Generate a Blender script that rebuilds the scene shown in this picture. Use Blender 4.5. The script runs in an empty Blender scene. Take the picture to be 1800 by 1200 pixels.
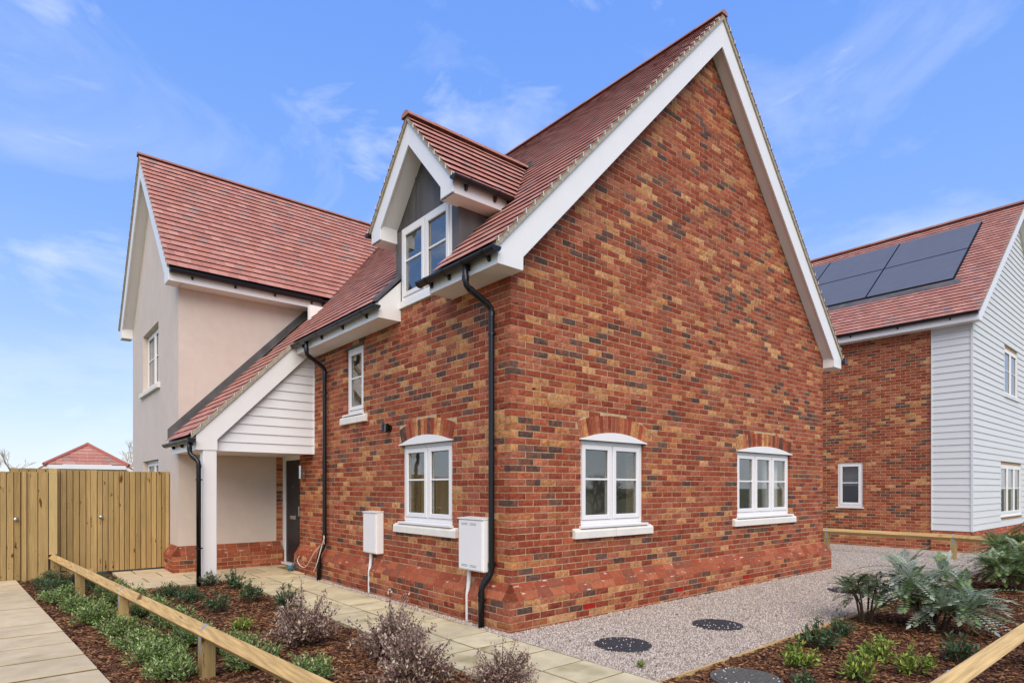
import bpy, math, random
import numpy as np
from mathutils import Vector
random.seed(7); RN = np.random.default_rng(11)
SC = bpy.context.scene
COL = SC.collection
rad = math.radians

# ------------------------------------------------------------------ camera, sky, sun, exposure
CX, CY, CZ = -4.1503, -4.9374, 1.525
FA = math.atan(1255/1060)
FWD = (math.cos(FA), math.sin(FA)); RGT = (FWD[1], -FWD[0])
cam = bpy.data.cameras.new('camera'); camo = bpy.data.objects.new('camera', cam); COL.objects.link(camo)
camo.location = (CX, CY, CZ); camo.rotation_euler = (rad(90), 0, FA-rad(90))
cam.sensor_width = 36; cam.lens = 21.2; cam.shift_y = 257/1800; cam.clip_start = .05; cam.clip_end = 3000
SC.camera = camo
def proj(p):
    dx, dy = p[0]-CX, p[1]-CY
    d = dx*FWD[0]+dy*FWD[1]; l = dx*RGT[0]+dy*RGT[1]
    d = max(d, .05)
    return 900+1060*l/d, 857-(p[2]-CZ)*1060/d
SUN_EL, SUN_AZ = 44, 234          # azimuth: direction the light comes from, degrees anticlockwise from +X
W = bpy.data.worlds.new('World'); SC.world = W; W.use_nodes = True
nt = W.node_tree; nt.nodes.clear()
def N(t, ty, **k):
    n = t.nodes.new(ty)
    for a, v in k.items(): setattr(n, a, v)
    return n
sky = N(nt, 'ShaderNodeTexSky', sky_type='NISHITA', sun_disc=False)
sky.sun_elevation = rad(SUN_EL); sky.sun_rotation = rad(90-SUN_AZ); sky.air_density = 1.0; sky.dust_density = .6; sky.ozone_density = 2.2
hs = N(nt, 'ShaderNodeHueSaturation'); hs.inputs['Saturation'].default_value = 1.12; hs.inputs['Value'].default_value = 1.0
tc = N(nt, 'ShaderNodeTexCoord'); mp = N(nt, 'ShaderNodeMapping'); mp.inputs['Scale'].default_value = (3.0, 3.0, 6.0)
mp.inputs['Rotation'].default_value = (.12, -.1, .4); mp.inputs['Location'].default_value = (1.3, .75, .2)
no = N(nt, 'ShaderNodeTexNoise'); no.inputs['Scale'].default_value = 1.5; no.inputs['Detail'].default_value = 9; no.inputs['Roughness'].default_value = .58; no.inputs['Distortion'].default_value = .5
cr = N(nt, 'ShaderNodeValToRGB'); cr.color_ramp.elements[0].position = .57; cr.color_ramp.elements[1].position = .92
mx = N(nt, 'ShaderNodeMix', data_type='RGBA'); mx.inputs['B'].default_value = (6.6, 6.9, 7.4, 1)
bg = N(nt, 'ShaderNodeBackground'); bg.inputs['Strength'].default_value = .112
ow = N(nt, 'ShaderNodeOutputWorld')
L = nt.links.new
L(tc.outputs['Generated'], mp.inputs['Vector']); L(mp.outputs['Vector'], no.inputs['Vector']); L(no.outputs['Fac'], cr.inputs['Fac'])
sx = N(nt, 'ShaderNodeSeparateXYZ'); L(tc.outputs['Generated'], sx.inputs[0])
gr = N(nt, 'ShaderNodeValToRGB'); E_ = gr.color_ramp.elements
for i_, (p_, c_) in enumerate(((0, (.82, .89, .98)), (.10, (.62, .77, 1.0)), (.22, (.38, .58, 1.0)), (.36, (.26, .47, 1.0)), (.60, (.18, .385, 1.0)), (1, (.11, .28, .85)))):
    e_ = E_[i_] if i_ < 2 else E_.new(p_)
    e_.position = p_; e_.color = (*c_, 1)
L(sx.outputs['Z'], gr.inputs['Fac'])
gs_ = N(nt, 'ShaderNodeVectorMath', operation='SCALE'); gs_.inputs['Scale'].default_value = 7.2; L(gr.outputs['Color'], gs_.inputs[0])
m0 = N(nt, 'ShaderNodeMix', data_type='RGBA'); m0.inputs['Factor'].default_value = .8
L(sky.outputs['Color'], hs.inputs['Color']); L(hs.outputs['Color'], m0.inputs['A']); L(gs_.outputs[0], m0.inputs['B']); L(m0.outputs['Result'], mx.inputs['A']); L(cr.outputs['Color'], mx.inputs['Factor'])
n2_ = N(nt, 'ShaderNodeTexNoise'); n2_.inputs['Scale'].default_value = 1.1; n2_.inputs['Detail'].default_value = 8; n2_.inputs['Roughness'].default_value = .6; n2_.inputs['Distortion'].default_value = 1.2
mp2 = N(nt, 'ShaderNodeMapping'); mp2.inputs['Scale'].default_value = (1.5, 1.5, 3.4); mp2.inputs['Rotation'].default_value = (.5, .3, .9); mp2.inputs['Location'].default_value = (.2, 2.1, .5)
r2_ = N(nt, 'ShaderNodeMapRange'); r2_.inputs['From Min'].default_value = .50; r2_.inputs['From Max'].default_value = .85; r2_.inputs['To Max'].default_value = .55
L(tc.outputs['Generated'], mp2.inputs['Vector']); L(mp2.outputs[0], n2_.inputs['Vector']); L(n2_.outputs['Fac'], r2_.inputs['Value'])
mx2 = N(nt, 'ShaderNodeMix', data_type='RGBA'); mx2.inputs['B'].default_value = (6.6, 6.9, 7.4, 1); L(mx.outputs['Result'], mx2.inputs['A']); L(r2_.outputs[0], mx2.inputs['Factor'])
L(mx2.outputs['Result'], bg.inputs['Color']); L(bg.outputs['Background'], ow.inputs['Surface'])
sl = bpy.data.lights.new('sun', 'SUN'); so = bpy.data.objects.new('sun', sl); COL.objects.link(so)
sl.energy = 2.7; sl.angle = rad(60); sl.color = (1, .89, .72)
sd = Vector((math.cos(rad(SUN_AZ))*math.cos(rad(SUN_EL)), math.sin(rad(SUN_AZ))*math.cos(rad(SUN_EL)), math.sin(rad(SUN_EL))))
so.rotation_euler = (-sd).to_track_quat('-Z', 'Y').to_euler(); so.location = (-10, -20, 25)
SC.view_settings.view_transform = 'Standard'; SC.view_settings.look = 'None'; SC.view_settings.gamma = 1
SC.view_settings.exposure = .46; SC.view_settings.use_curve_mapping = False
SC.render.engine = 'CYCLES'; SC.cycles.max_bounces = 6; SC.cycles.transparent_max_bounces = 12
SC.render.resolution_x = 1024; SC.render.resolution_y = 682

# ------------------------------------------------------------------ materials
MATS = {}
def srgb(r, g, b):
    return tuple(((c/255)/12.92 if c/255 <= .04045 else ((c/255+.055)/1.055)**2.4) for c in (r, g, b))
def mat(name, col=(.5, .5, .5), rough=.6, src=None, var=.12, scale=18, stretch=(1, 1, 1), bump=0, bscale=60, spec=.4, metal=0, spots=None, coords='Object', rnd=True, var2=0, s2=2.0, spots2=None, tone=0):
    m = bpy.data.materials.new(name); m.use_nodes = True; t = m.node_tree; b = t.nodes['Principled BSDF']
    l = t.links.new
    b.inputs['Roughness'].default_value = rough; b.inputs['Metallic'].default_value = metal
    b.inputs['Specular IOR Level'].default_value = spec
    c = N(t, 'ShaderNodeTexCoord'); oi = N(t, 'ShaderNodeObjectInfo'); vec = c.outputs[coords]
    if rnd:
        a = N(t, 'ShaderNodeVectorMath', operation='MULTIPLY_ADD'); a.inputs[1].default_value = (1, 1, 1)
        s = N(t, 'ShaderNodeVectorMath', operation='SCALE'); s.inputs[0].default_value = (17, 31, 23); l(oi.outputs['Random'], s.inputs['Scale'])
        l(vec, a.inputs[0]); l(s.outputs[0], a.inputs[2]); vec = a.outputs[0]
    mpn = N(t, 'ShaderNodeMapping'); mpn.inputs['Scale'].default_value = stretch; l(vec, mpn.inputs['Vector'])
    if src == 'attr':
        cn = N(t, 'ShaderNodeAttribute', attribute_name='Col'); base = cn.outputs['Color']
    elif src == 'obj': base = oi.outputs['Color']
    else:
        cn = N(t, 'ShaderNodeRGB'); cn.outputs[0].default_value = (*col, 1); base = cn.outputs[0]
    def vary(base, amt, sc, det=6):
        nz = N(t, 'ShaderNodeTexNoise'); nz.inputs['Scale'].default_value = sc; nz.inputs['Detail'].default_value = det; l(mpn.outputs[0], nz.inputs['Vector'])
        mr = N(t, 'ShaderNodeMapRange'); mr.inputs['From Min'].default_value = .3; mr.inputs['From Max'].default_value = .7
        mr.inputs['To Min'].default_value = 1-amt; mr.inputs['To Max'].default_value = 1+amt; l(nz.outputs['Fac'], mr.inputs['Value'])
        ml = N(t, 'ShaderNodeMix', data_type='RGBA', blend_type='MULTIPLY'); ml.inputs['Factor'].default_value = 1
        l(base, ml.inputs['A']); l(mr.outputs[0], ml.inputs['B']); return ml.outputs['Result'], nz
    nz = None
    if var: base, nz = vary(base, var, scale)
    if var2: base, _ = vary(base, var2, s2, 3)
    for sp in (spots, spots2):
        if not sp: continue
        sc_, lo, hi, colr, st = sp
        m2 = N(t, 'ShaderNodeMapping'); m2.inputs['Scale'].default_value = st; l(vec, m2.inputs['Vector'])
        n2 = N(t, 'ShaderNodeTexNoise'); n2.inputs['Scale'].default_value = sc_; n2.inputs['Detail'].default_value = 4; l(m2.outputs[0], n2.inputs['Vector'])
        r2 = N(t, 'ShaderNodeMapRange'); r2.inputs['From Min'].default_value = lo; r2.inputs['From Max'].default_value = hi; l(n2.outputs['Fac'], r2.inputs['Value'])
        x = N(t, 'ShaderNodeMix', data_type='RGBA'); l(r2.outputs[0], x.inputs['Factor']); l(base, x.inputs['A']); x.inputs['B'].default_value = (*colr, 1); base = x.outputs['Result']
    if tone:
        tr_ = N(t, 'ShaderNodeMapRange'); tr_.inputs['To Min'].default_value = 1-tone; tr_.inputs['To Max'].default_value = 1+tone; l(oi.outputs['Random'], tr_.inputs['Value'])
        tm = N(t, 'ShaderNodeMix', data_type='RGBA', blend_type='MULTIPLY'); tm.inputs['Factor'].default_value = 1; l(base, tm.inputs['A']); l(tr_.outputs[0], tm.inputs['B']); base = tm.outputs['Result']
    l(base, b.inputs['Base Color'])
    if bump:
        nb = N(t, 'ShaderNodeTexNoise'); nb.inputs['Scale'].default_value = bscale; nb.inputs['Detail'].default_value = 5; l(mpn.outputs[0], nb.inputs['Vector'])
        bp = N(t, 'ShaderNodeBump'); bp.inputs['Strength'].default_value = min(1, bump); bp.inputs['Distance'].default_value = .01; l(nb.outputs['Fac'], bp.inputs['Height']); l(bp.outputs[0], b.inputs['Normal'])
    MATS[name] = m; return m
tan_sp = (16, .50, .74, srgb(158, 82, 54), (1, 1, .6)); painted_crease = (11, .66, .71, srgb(70, 38, 30), (1, 1, 3.2))  # brick creases: crevice shade put into the colour as dark streaks, with manganese marks
for nm, s in (('brick_obj', 'obj'), ('brick_attr', 'attr')):
    mat(nm, src=s, rough=.85, var=.28, scale=34, bump=.6, bscale=60, spec=.2, var2=.14, s2=5, rnd=(s == 'obj'), spots=tan_sp, spots2=painted_crease)
for nm, s in (('tile_obj', 'obj'), ('tile_attr', 'attr')):
    mat(nm, src=s, rough=.75, var=.12, scale=30, bump=.15, bscale=120, spec=.25, rnd=(s == 'obj'))
mat('mortar', srgb(190, 164, 128), .95, var=.2, scale=25, bump=.4, bscale=150, spec=.1)
mat('chamfer', src='obj', rough=.8, var=.14, scale=20, bump=.25, bscale=80, spec=.2, spots=(13, .64, .74, srgb(222, 196, 184), (.6, .6, 2.5)))
mat('render', srgb(210, 195, 181), .9, var=.03, scale=6, bump=.25, bscale=260, spec=.15, var2=.035, s2=.9)
mat('upvc', srgb(234, 231, 227), .35, var=.015, scale=4, spec=.45)
mat('soffit_white', srgb(230, 226, 222), .5, var=.02, scale=3, spec=.4)
mat('black_pvc', (.006, .006, .007), .3, var=.1, scale=9, spec=.5)
mat('lead', srgb(92, 88, 86), .6, var=.34, scale=4, stretch=(1, 1, .5), spec=.35, bump=.15, bscale=12, var2=.2, s2=1.5)
mat('stone', srgb(228, 222, 210), .8, var=.05, scale=8, bump=.15, bscale=160, spec=.2)
mat('verge_mortar', srgb(168, 158, 138), .95, var=.2, scale=22, bump=.5, bscale=60, spec=.1)
mat('clip', srgb(215, 212, 205), .4, var=.03, spec=.5)
mat('cladding_white', srgb(228, 228, 228), .55, var=.02, scale=4, spec=.35, bump=.12, bscale=40, stretch=(.6, .6, 8))
mat('cladding_grey', srgb(214, 214, 211), .6, var=.025, scale=3, spec=.3, bump=.15, bscale=40, stretch=(.6, .6, 8))
mat('door', srgb(34, 36, 40), .45, var=.06, scale=12, spec=.4)
mat('chrome', (.6, .6, .6), .2, metal=1, var=.02)
mat('galv', srgb(172, 178, 184), .45, metal=.6, var=.12, scale=30)
mat('room', srgb(240, 238, 230), .9, var=.03)
mat('room_floor', srgb(120, 108, 92), .8, var=.1)
mat('curtain', srgb(232, 230, 226), .9, var=.03)
mat('panel', srgb(96, 98, 106), .5, var=.05, scale=3, spec=.35)
mat('panel_frame', (.008, .008, .01), .4, var=.05)
mat('concrete', srgb(204, 184, 148), .9, var=.09, scale=6, bump=.2, bscale=140, spec=.15, var2=.1, s2=1.7, spots=(2.2, .6, .78, srgb(150, 140, 104), (1, 1, 1)), tone=.07)
mat('path_buff', srgb(204, 190, 152), .9, var=.1, scale=6, bump=.2, bscale=140, spec=.15, var2=.12, s2=1.5, spots=(1.8, .56, .75, srgb(140, 128, 82), (1, 1, 1)), tone=.07)
mat('joint', srgb(136, 124, 88), .95, var=.25, scale=14, spec=.1)
mat('gravel', srgb(172, 161, 147), .95, var=.35, scale=70, bump=.8, bscale=90, spec=.15, rnd=False)
mat('pebble', src='attr', rough=.85, var=.1, scale=60, spec=.2, rnd=False)
mat('soil', srgb(70, 47, 34), .95, var=.4, scale=30, bump=1, bscale=40, spec=.1, rnd=False)
mat('chip', src='attr', rough=.9, var=.2, scale=50, spec=.12, rnd=False)
mat('grass', srgb(112, 110, 78), .95, var=.3, scale=3, bump=.5, bscale=20, spec=.1, rnd=False)
mat('iron', srgb(62, 62, 64), .65, var=.25, scale=30, bump=.5, bscale=90, spec=.4, spots=(40, .68, .72, srgb(190, 180, 170), (1, 1, 1)))
mat('iron_grey', srgb(96, 94, 86), .85, var=.25, scale=30, bump=.5, bscale=60, spec=.3)
wsp = (2.6, .645, .70, srgb(98, 62, 32), (5, 5, 1.6))
mat('wood_v', srgb(172, 144, 94), .8, var=.16, scale=3, stretch=(26, 26, 1.1), bump=.25, bscale=9, spec=.2, spots=wsp, var2=.1, s2=.8, tone=.2)
mat('gap_shade', srgb(96, 70, 44), .9, var=.2, scale=3, stretch=(26, 26, 1.1))  # dark colour standing in for shade between the fence boards
mat('wood_pale', srgb(192, 168, 114), .8, var=.12, scale=3, stretch=(26, 26, 1.1), bump=.25, bscale=9, spec=.2, spots=(2.3, .7, .76, srgb(110, 90, 50), (5, 5, 1.6)))
mat('wood_y', srgb(190, 156, 102), .75, var=.3, scale=3, stretch=(18, .6, 18), bump=.3, bscale=6, spec=.2, spots=(2.0, .69, .75, srgb(110, 72, 38), (5, 1.2, 5)))
mat('wood_x', srgb(200, 168, 114), .75, var=.3, scale=3, stretch=(.6, 18, 18), bump=.3, bscale=6, spec=.2, spots=(2.0, .69, .75, srgb(110, 72, 38), (1.2, 5, 5)))
lm_ = mat('leaf', src='attr', rough=.5, var=0, spec=.35, rnd=False); t = lm_.node_tree
tl_ = N(t, 'ShaderNodeBsdfTranslucent'); mxs = N(t, 'ShaderNodeMixShader'); mxs.inputs[0].default_value = .3; at_ = N(t, 'ShaderNodeAttribute', attribute_name='Col')
t.links.new(at_.outputs['Color'], tl_.inputs[0]); t.links.new(t.nodes['Principled BSDF'].outputs[0], mxs.inputs[1]); t.links.new(tl_.outputs[0], mxs.inputs[2]); t.links.new(mxs.outputs[0], t.nodes['Material Output'].inputs[0])
mat('stem', srgb(84, 66, 48), .9, var=.2)
mat('bark', srgb(92, 80, 68), .95, var=.25, scale=8, bump=.5)
mat('twig_pale', srgb(188, 172, 150), .9, var=.15)
mat('cable', srgb(222, 214, 200), .5, var=.03)
mat('blue_scrap', srgb(70, 112, 128), .5, var=.2)
mat('white_conduit', srgb(228, 226, 222), .45, var=.02)
g = bpy.data.materials.new('glass'); g.use_nodes = True; t = g.node_tree; t.nodes.clear()
o_ = N(t, 'ShaderNodeOutputMaterial'); tr = N(t, 'ShaderNodeBsdfTransparent'); tr.inputs[0].default_value = (.94, .955, .94, 1)
gl = N(t, 'ShaderNodeBsdfGlossy'); gl.inputs['Roughness'].default_value = .015; lw = N(t, 'ShaderNodeLayerWeight'); lw.inputs[0].default_value = .5; pw = N(t, 'ShaderNodeMath', operation='POWER'); pw.inputs[1].default_value = 4; t.links.new(lw.outputs['Facing'], pw.inputs[0]); fr = N(t, 'ShaderNodeMath', operation='MULTIPLY_ADD'); fr.inputs[1].default_value = .86; fr.inputs[2].default_value = .14; t.links.new(pw.outputs[0], fr.inputs[0])
ms = N(t, 'ShaderNodeMixShader'); t.links.new(fr.outputs[0], ms.inputs[0]); t.links.new(tr.outputs[0], ms.inputs[1]); t.links.new(gl.outputs[0], ms.inputs[2]); t.links.new(ms.outputs[0], o_.inputs[0])
MATS['glass'] = g

# ------------------------------------------------------------------ mesh helpers
WL = {}                                   # world location of every parent used
def empty(name, loc, label=None, cat=None, group=None):
    o = bpy.data.objects.new(name, None); COL.objects.link(o); o.location = loc; o.empty_display_size = .2
    WL[o.name] = Vector(loc)
    return tag(o, label, cat, group)
def tag(o, label=None, cat=None, group=None, kind=None):
    if label: o['label'] = label
    if cat: o['category'] = cat
    if group: o['group'] = group
    if kind: o['kind'] = kind
    return o
def attach(o, parent, wloc):
    COL.objects.link(o); WL[o.name] = Vector(wloc)
    if parent is not None:
        o.parent = parent; o.location = Vector(wloc)-WL[parent.name]
    else: o.location = wloc
    return o
class MB:
    def __init__(s): s.v = []; s.f = []; s.c = []
    def add(s, vs, fs, col=None):
        n = len(s.v); s.v += [tuple(p) for p in vs]; s.f += [tuple(i+n for i in f) for f in fs]
        if col is not None: s.c += [col]*len(fs)
        return s
    def hexa(s, p, col=None):      # p: 8 points, bottom ring then top ring
        return s.add(p, [(3, 2, 1, 0), (4, 5, 6, 7), (0, 1, 5, 4), (1, 2, 6, 5), (2, 3, 7, 6), (3, 0, 4, 7)], col)
    def box(s, a, b, col=None):
        x0, y0, z0 = a; x1, y1, z1 = b
        return s.hexa([(x0, y0, z0), (x1, y0, z0), (x1, y1, z0), (x0, y1, z0), (x0, y0, z1), (x1, y0, z1), (x1, y1, z1), (x0, y1, z1)], col)
    def prism(s, poly, fn, a, b, col=None):   # poly 2D, fn(u,v,w) -> 3D ; extruded w from a to b
        n = len(poly)
        vs = [fn(u, v, a) for u, v in poly]+[fn(u, v, b) for u, v in poly]
        return s.add(vs, [tuple(range(n-1, -1, -1)), tuple(range(n, 2*n))]+[(i, (i+1) % n, n+(i+1) % n, n+i) for i in range(n)], col)
    def tube(s, pts, r, n=10, col=None, cap=True):
        pts = [Vector(p) for p in pts]; rings = []
        rr = r if isinstance(r, (list, tuple)) else [r]*len(pts)
        prev = None
        for i, p in enumerate(pts):
            if i == 0: d = pts[1]-p
            elif i == len(pts)-1: d = p-pts[i-1]
            else: d = (pts[i+1]-p).normalized()+(p-pts[i-1]).normalized()
            d = d.normalized() if d.length > 1e-9 else Vector((0, 0, 1))
            if prev is None:
                u = d.orthogonal().normalized()
            else:
                u = (prev-d*prev.dot(d)); u = u.normalized() if u.length > 1e-6 else d.orthogonal().normalized()
            prev = u; w = d.cross(u)
            rings.append([p+(u*math.cos(2*math.pi*k/n)+w*math.sin(2*math.pi*k/n))*rr[i] for k in range(n)])
        vs = [q for rg in rings for q in rg]; fs = []
        for i in range(len(pts)-1):
            for k in range(n): fs.append((i*n+k, i*n+(k+1) % n, (i+1)*n+(k+1) % n, (i+1)*n+k))
        if cap: fs += [tuple(range(n-1, -1, -1)), tuple(range((len(pts)-1)*n, len(pts)*n))]
        return s.add(vs, fs, col)
    def mesh(s, name, off=(0, 0, 0)):
        me = bpy.data.meshes.new(name)
        v = np.array(s.v, dtype=np.float64)-np.array(off) if len(s.v) else np.zeros((0, 3))
        me.from_pydata(v.tolist(), [], s.f)
        if s.c:
            at = me.color_attributes.new('Col', 'FLOAT_COLOR', 'CORNER')
            cnt = [len(f) for f in s.f]
            arr = np.repeat(np.array([(c[0], c[1], c[2], 1) for c in s.c], dtype=np.float32), cnt, axis=0)
            at.data.foreach_set('color', arr.ravel())
        return me
    def build(s, name, m, parent=None, smooth=False, origin=None, bevel=0):
        a = np.array(s.v); lo, hi = a.min(0), a.max(0)
        off = Vector(origin) if origin is not None else Vector(((lo[0]+hi[0])/2, (lo[1]+hi[1])/2, lo[2]))
        me = s.mesh(name, off); me.materials.append(MATS[m])
        if smooth: me.shade_smooth()
        o = bpy.data.objects.new(name, me); attach(o, parent, off)
        if bevel:
            b = o.modifiers.new('bevel', 'BEVEL'); b.width = bevel; b.segments = 2; b.limit_method = 'ANGLE'
        return o
def bx(name, a, b, m, parent=None, bevel=0):
    return MB().box([min(p, q) for p, q in zip(a, b)], [max(p, q) for p, q in zip(a, b)]).build(name, m, parent, bevel=bevel)
# wall frames: (s along wall, o outwards, z)
G = lambda s, o, z: (s, -o, z)                 # main gable, Y = 0
F = lambda s, o, z: (-o, s, z)                 # entrance front, X = 0
WS = lambda s, o, z: (s, 7.0-o, z)             # wing side
WG = lambda s, o, z: (-1.78-o, s, z)           # wing gable
NF = lambda s, o, z: (13.3-o, s, z)            # neighbour side
NG = lambda s, o, z: (s, -1.07-o, z)           # neighbour gable
def fbox(mb, fr, s0, s1, o0, o1, z0, z1, col=None):
    p = [fr(s0, o0, z0), fr(s1, o1, z1)]
    return mb.box([min(a, b) for a, b in zip(*p)], [max(a, b) for a, b in zip(*p)], col)

# ------------------------------------------------------------------ bricks
RED = [srgb(158, 80, 53), srgb(146, 69, 46), srgb(168, 90, 62), srgb(138, 64, 44), srgb(174, 104, 76), srgb(150, 84, 62)]
TAN = [srgb(194, 138, 88), srgb(188, 126, 78), srgb(198, 146, 98), srgb(178, 112, 70)]
DRK = [srgb(96, 72, 62), srgb(108, 80, 68), srgb(88, 68, 60)]
from mathutils import noise as mnoise
def brick_colour(s, z, k):
    n = mnoise.noise(Vector((s*.8+z*.5+k*9, z*1.1-s*.35, k*3.3)))
    n2 = mnoise.noise(Vector((s*.7-20+k, z*1.3+s*.4, 7+k)))
    r = random.random()
    if r < .17+.24*n: c = random.choice(TAN)
    elif r > .885-.18*n2: c = random.choice(DRK)
    else: c = random.choice(RED)
    f = random.uniform(.80, 1.06); return tuple(min(1, x*f) for x in c)
def brick_verts(sb0, sb1, st0, st1, z0, z1, out, dep, seed):
    r = random.Random(seed); nx, nz = 4, 2; vs = []
    for j in range(nz+1):
        for i in range(nx+1):
            u, v = i/nx, j/nz; edge = i in (0, nx) or j in (0, nz)
            s = (sb0*(1-u)+sb1*u)*(1-v)+(st0*(1-u)+st1*u)*v
            o = out-.003+r.uniform(-.001, .0008) if edge else out+r.uniform(-.0045, .003)
            vs.append([s+(0 if edge else r.uniform(-.01, .01)), o, z0+(z1-z0)*v+(r.uniform(-.0012, .0012) if edge else r.uniform(-.006, .006))])
    fs = [(j*5+i, j*5+i+1, j*5+i+6, j*5+i+5) for j in range(nz) for i in range(nx)]
    ring = [0, 1, 2, 3, 4, 9, 14, 13, 12, 11, 10, 5]
    n = len(vs)
    for q in ring: vs.append([vs[q][0], out-dep, vs[q][2]])
    for i in range(12): fs.append((ring[(i+1) % 12], ring[i], n+i, n+(i+1) % 12))
    return vs, fs
class Opening:
    def __init__(s, s0, s1, z0, z1, rise=0):
        s.s0, s.s1, s.z0, s.z1, s.rise = s0, s1, z0, z1, rise; s.c = (s0+s1)/2; s.h = (s1-s0)/2
        if rise:
            s.R = (s.h**2+rise**2)/(2*rise); s.cz = z1+rise-s.R; s.ang = math.asin(s.h/s.R); s.Ro = s.R+.225
    def hw(s, z):
        if z < s.z0: return 0
        if z <= s.z1: return s.h
        if not s.rise: return 0
        if z <= s.cz+s.Ro*math.cos(s.ang): return (z-s.cz)*math.tan(s.ang)
        if z < s.cz+s.Ro: return math.sqrt(s.Ro**2-(z-s.cz)**2)
        return 0
def lay(fr, s_lo, s_hi, zbase, nco, opens, parity, out=0, k=0, lo_f=None, hi_f=None, zmax=None, corner=True, dep=.1025, flipc=None):
    """lays stretcher bond, returns bricks as (frame, sb0, sb1, st0, st1, z0, z1, out, dep, colour)"""
    res = []
    for c in range(nco):
        z0 = zbase+.075*c+.005; z1 = z0+.065
        if zmax and z1 > zmax: break
        even = (c+parity) % 2 == 0
        s = s_lo-(0 if even else .1125) if not corner else (s_lo if even else s_lo+.1125)
        while s < s_hi:
            a, b = s, s+.215; s += .225
            if a < s_lo: a = s_lo
            segs = [(a, b, a, b)]
            for op in opens:
                hb, ht = op.hw(z0+.004), op.hw(z1-.004)
                if hb == 0 and ht == 0: continue
                if hb == 0 or ht == 0:
                    hm = op.hw((z0+z1)/2); hb = ht = hm
                    if hm == 0: continue
                new = []
                for (b0, b1, t0, t1) in segs:
                    L_ = (b0, min(b1, op.c-hb), t0, min(t1, op.c-ht)); R_ = (max(b0, op.c+hb), b1, max(t0, op.c+ht), t1)
                    for q in (L_, R_):
                        if (q[1]-q[0]+q[3]-q[2])/2 > .025 and q[1]-q[0] > .004 and q[3]-q[2] > .004: new.append(q)
                segs = new
            for (b0, b1, t0, t1) in segs:
                if lo_f: b0, t0 = max(b0, lo_f(z0)), max(t0, lo_f(z1))
                h0, h1 = (hi_f(z0), hi_f(z1)) if hi_f else (s_hi, s_hi)
                b1, t1 = min(b1, h0), min(t1, h1)
                if b1-b0 < .02 or t1-t0 < .01: continue
                col = brick_colour(s, z0, k)
                res.append((fr, b0, b1, t0, t1, z0, z1, out+random.uniform(-.002, .002), dep, col))
    return res
def face_area(pts):
    q = [proj(p) for p in pts]
    if all(x < 0 or x > 1800 or y < 0 or y > 1200 for x, y in q): return 0
    return abs(sum(q[i][0]*q[(i+1) % len(q)][1]-q[(i+1) % len(q)][0]*q[i][1] for i in range(len(q))))/2
BM_CACHE = {}
def split_bricks(bricks, parent_of, house, nmax=300):
    ar = []
    for i, (fr, b0, b1, t0, t1, z0, z1, o, dp, c) in enumerate(bricks):
        ar.append((face_area([fr(b0, o, z0), fr(b1, o, z0), fr(t1, o, z1), fr(t0, o, z1)]), i))
    top = set(i for _, i in sorted(ar, reverse=True)[:nmax])
    rest = MB()
    for i, (fr, b0, b1, t0, t1, z0, z1, o, dp, c) in enumerate(bricks):
        if i not in top:
            vs, fs = brick_verts(b0, b1, t0, t1, z0, z1, o, dp, i); rest.add([fr(*v) for v in vs], fs, c); continue
        cs = (b0+b1)/2; key = (id(fr), round(b1-b0, 3), round(t0-b0, 3), round(t1-b1, 3), i % 6)
        if key not in BM_CACHE:
            vs, fs = brick_verts(b0-cs, b1-cs, t0-cs, t1-cs, 0, z1-z0, 0, dp, i % 6)
            ref = fr(0, 0, 0); m = MB().add([tuple(a-b for a, b in zip(fr(*v), ref)) for v in vs], fs).mesh('brick'); m.materials.append(MATS['brick_obj']); BM_CACHE[key] = m
        ob = bpy.data.objects.new('brick', BM_CACHE[key]); ob.color = (*c, 1); attach(ob, parent_of(fr), fr(cs, o, z0))
    ob = rest.build('brickwork', 'brick_attr', house, origin=(0, 0, 0)); ob['kind'] = 'stuff'
def wall_solid(mb, fr, breaks, z_lo, top_f, opens, o0, o1, gap=0):
    opens = [Opening(q.s0-gap, q.s1+gap, q.z0-gap, q.z1) for q in opens]
    xs = sorted(set(breaks+[q for op in opens for q in (op.s0, op.s1)]))
    for a, b in zip(xs[:-1], xs[1:]):
        if b-a < 1e-6: continue
        m = (a+b)/2; cuts = sorted([(op.z0, op.z1) for op in opens if op.s0 < m < op.s1]); z = z_lo
        for c0, c1 in cuts+[(None, None)]:
            ta, tb = (c0, c0) if c0 is not None else (top_f(a), top_f(b))
            if max(ta, tb) > z+1e-4:
                mb.prism([(a, z), (b, z), (b, tb), (a, ta)], lambda u, v, w: fr(u, w, v), o0, o1)
            if c1 is not None: z = c1
    return mb

# ------------------------------------------------------------------ roofs
TRED = [srgb(182, 124, 108), srgb(186, 130, 114), srgb(174, 118, 104), srgb(190, 136, 119), srgb(182, 122, 104)]
TGRY = [srgb(166, 130, 118), srgb(158, 128, 118), srgb(174, 132, 118)]
def tile_colour():
    r = random.random(); c = random.choice(TGRY) if r < .07 else random.choice(TRED)
    f = random.uniform(.92, 1.07); return tuple(x*f for x in c)
def clip_poly(poly, planes):
    for (ca, cb, cc) in planes:              # keep ca*a+cb*b <= cc
        out = []
        for i in range(len(poly)):
            p, q = poly[i], poly[(i+1) % len(poly)]
            dp, dq = ca*p[0]+cb*p[1]-cc, ca*q[0]+cb*q[1]-cc
            if dp <= 0: out.append(p)
            if dp*dq < 0: s = dp/(dp-dq); out.append((p[0]+(q[0]-p[0])*s, p[1]+(q[1]-p[1])*s))
        poly = out
        if len(poly) < 3: return []
    return poly
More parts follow.
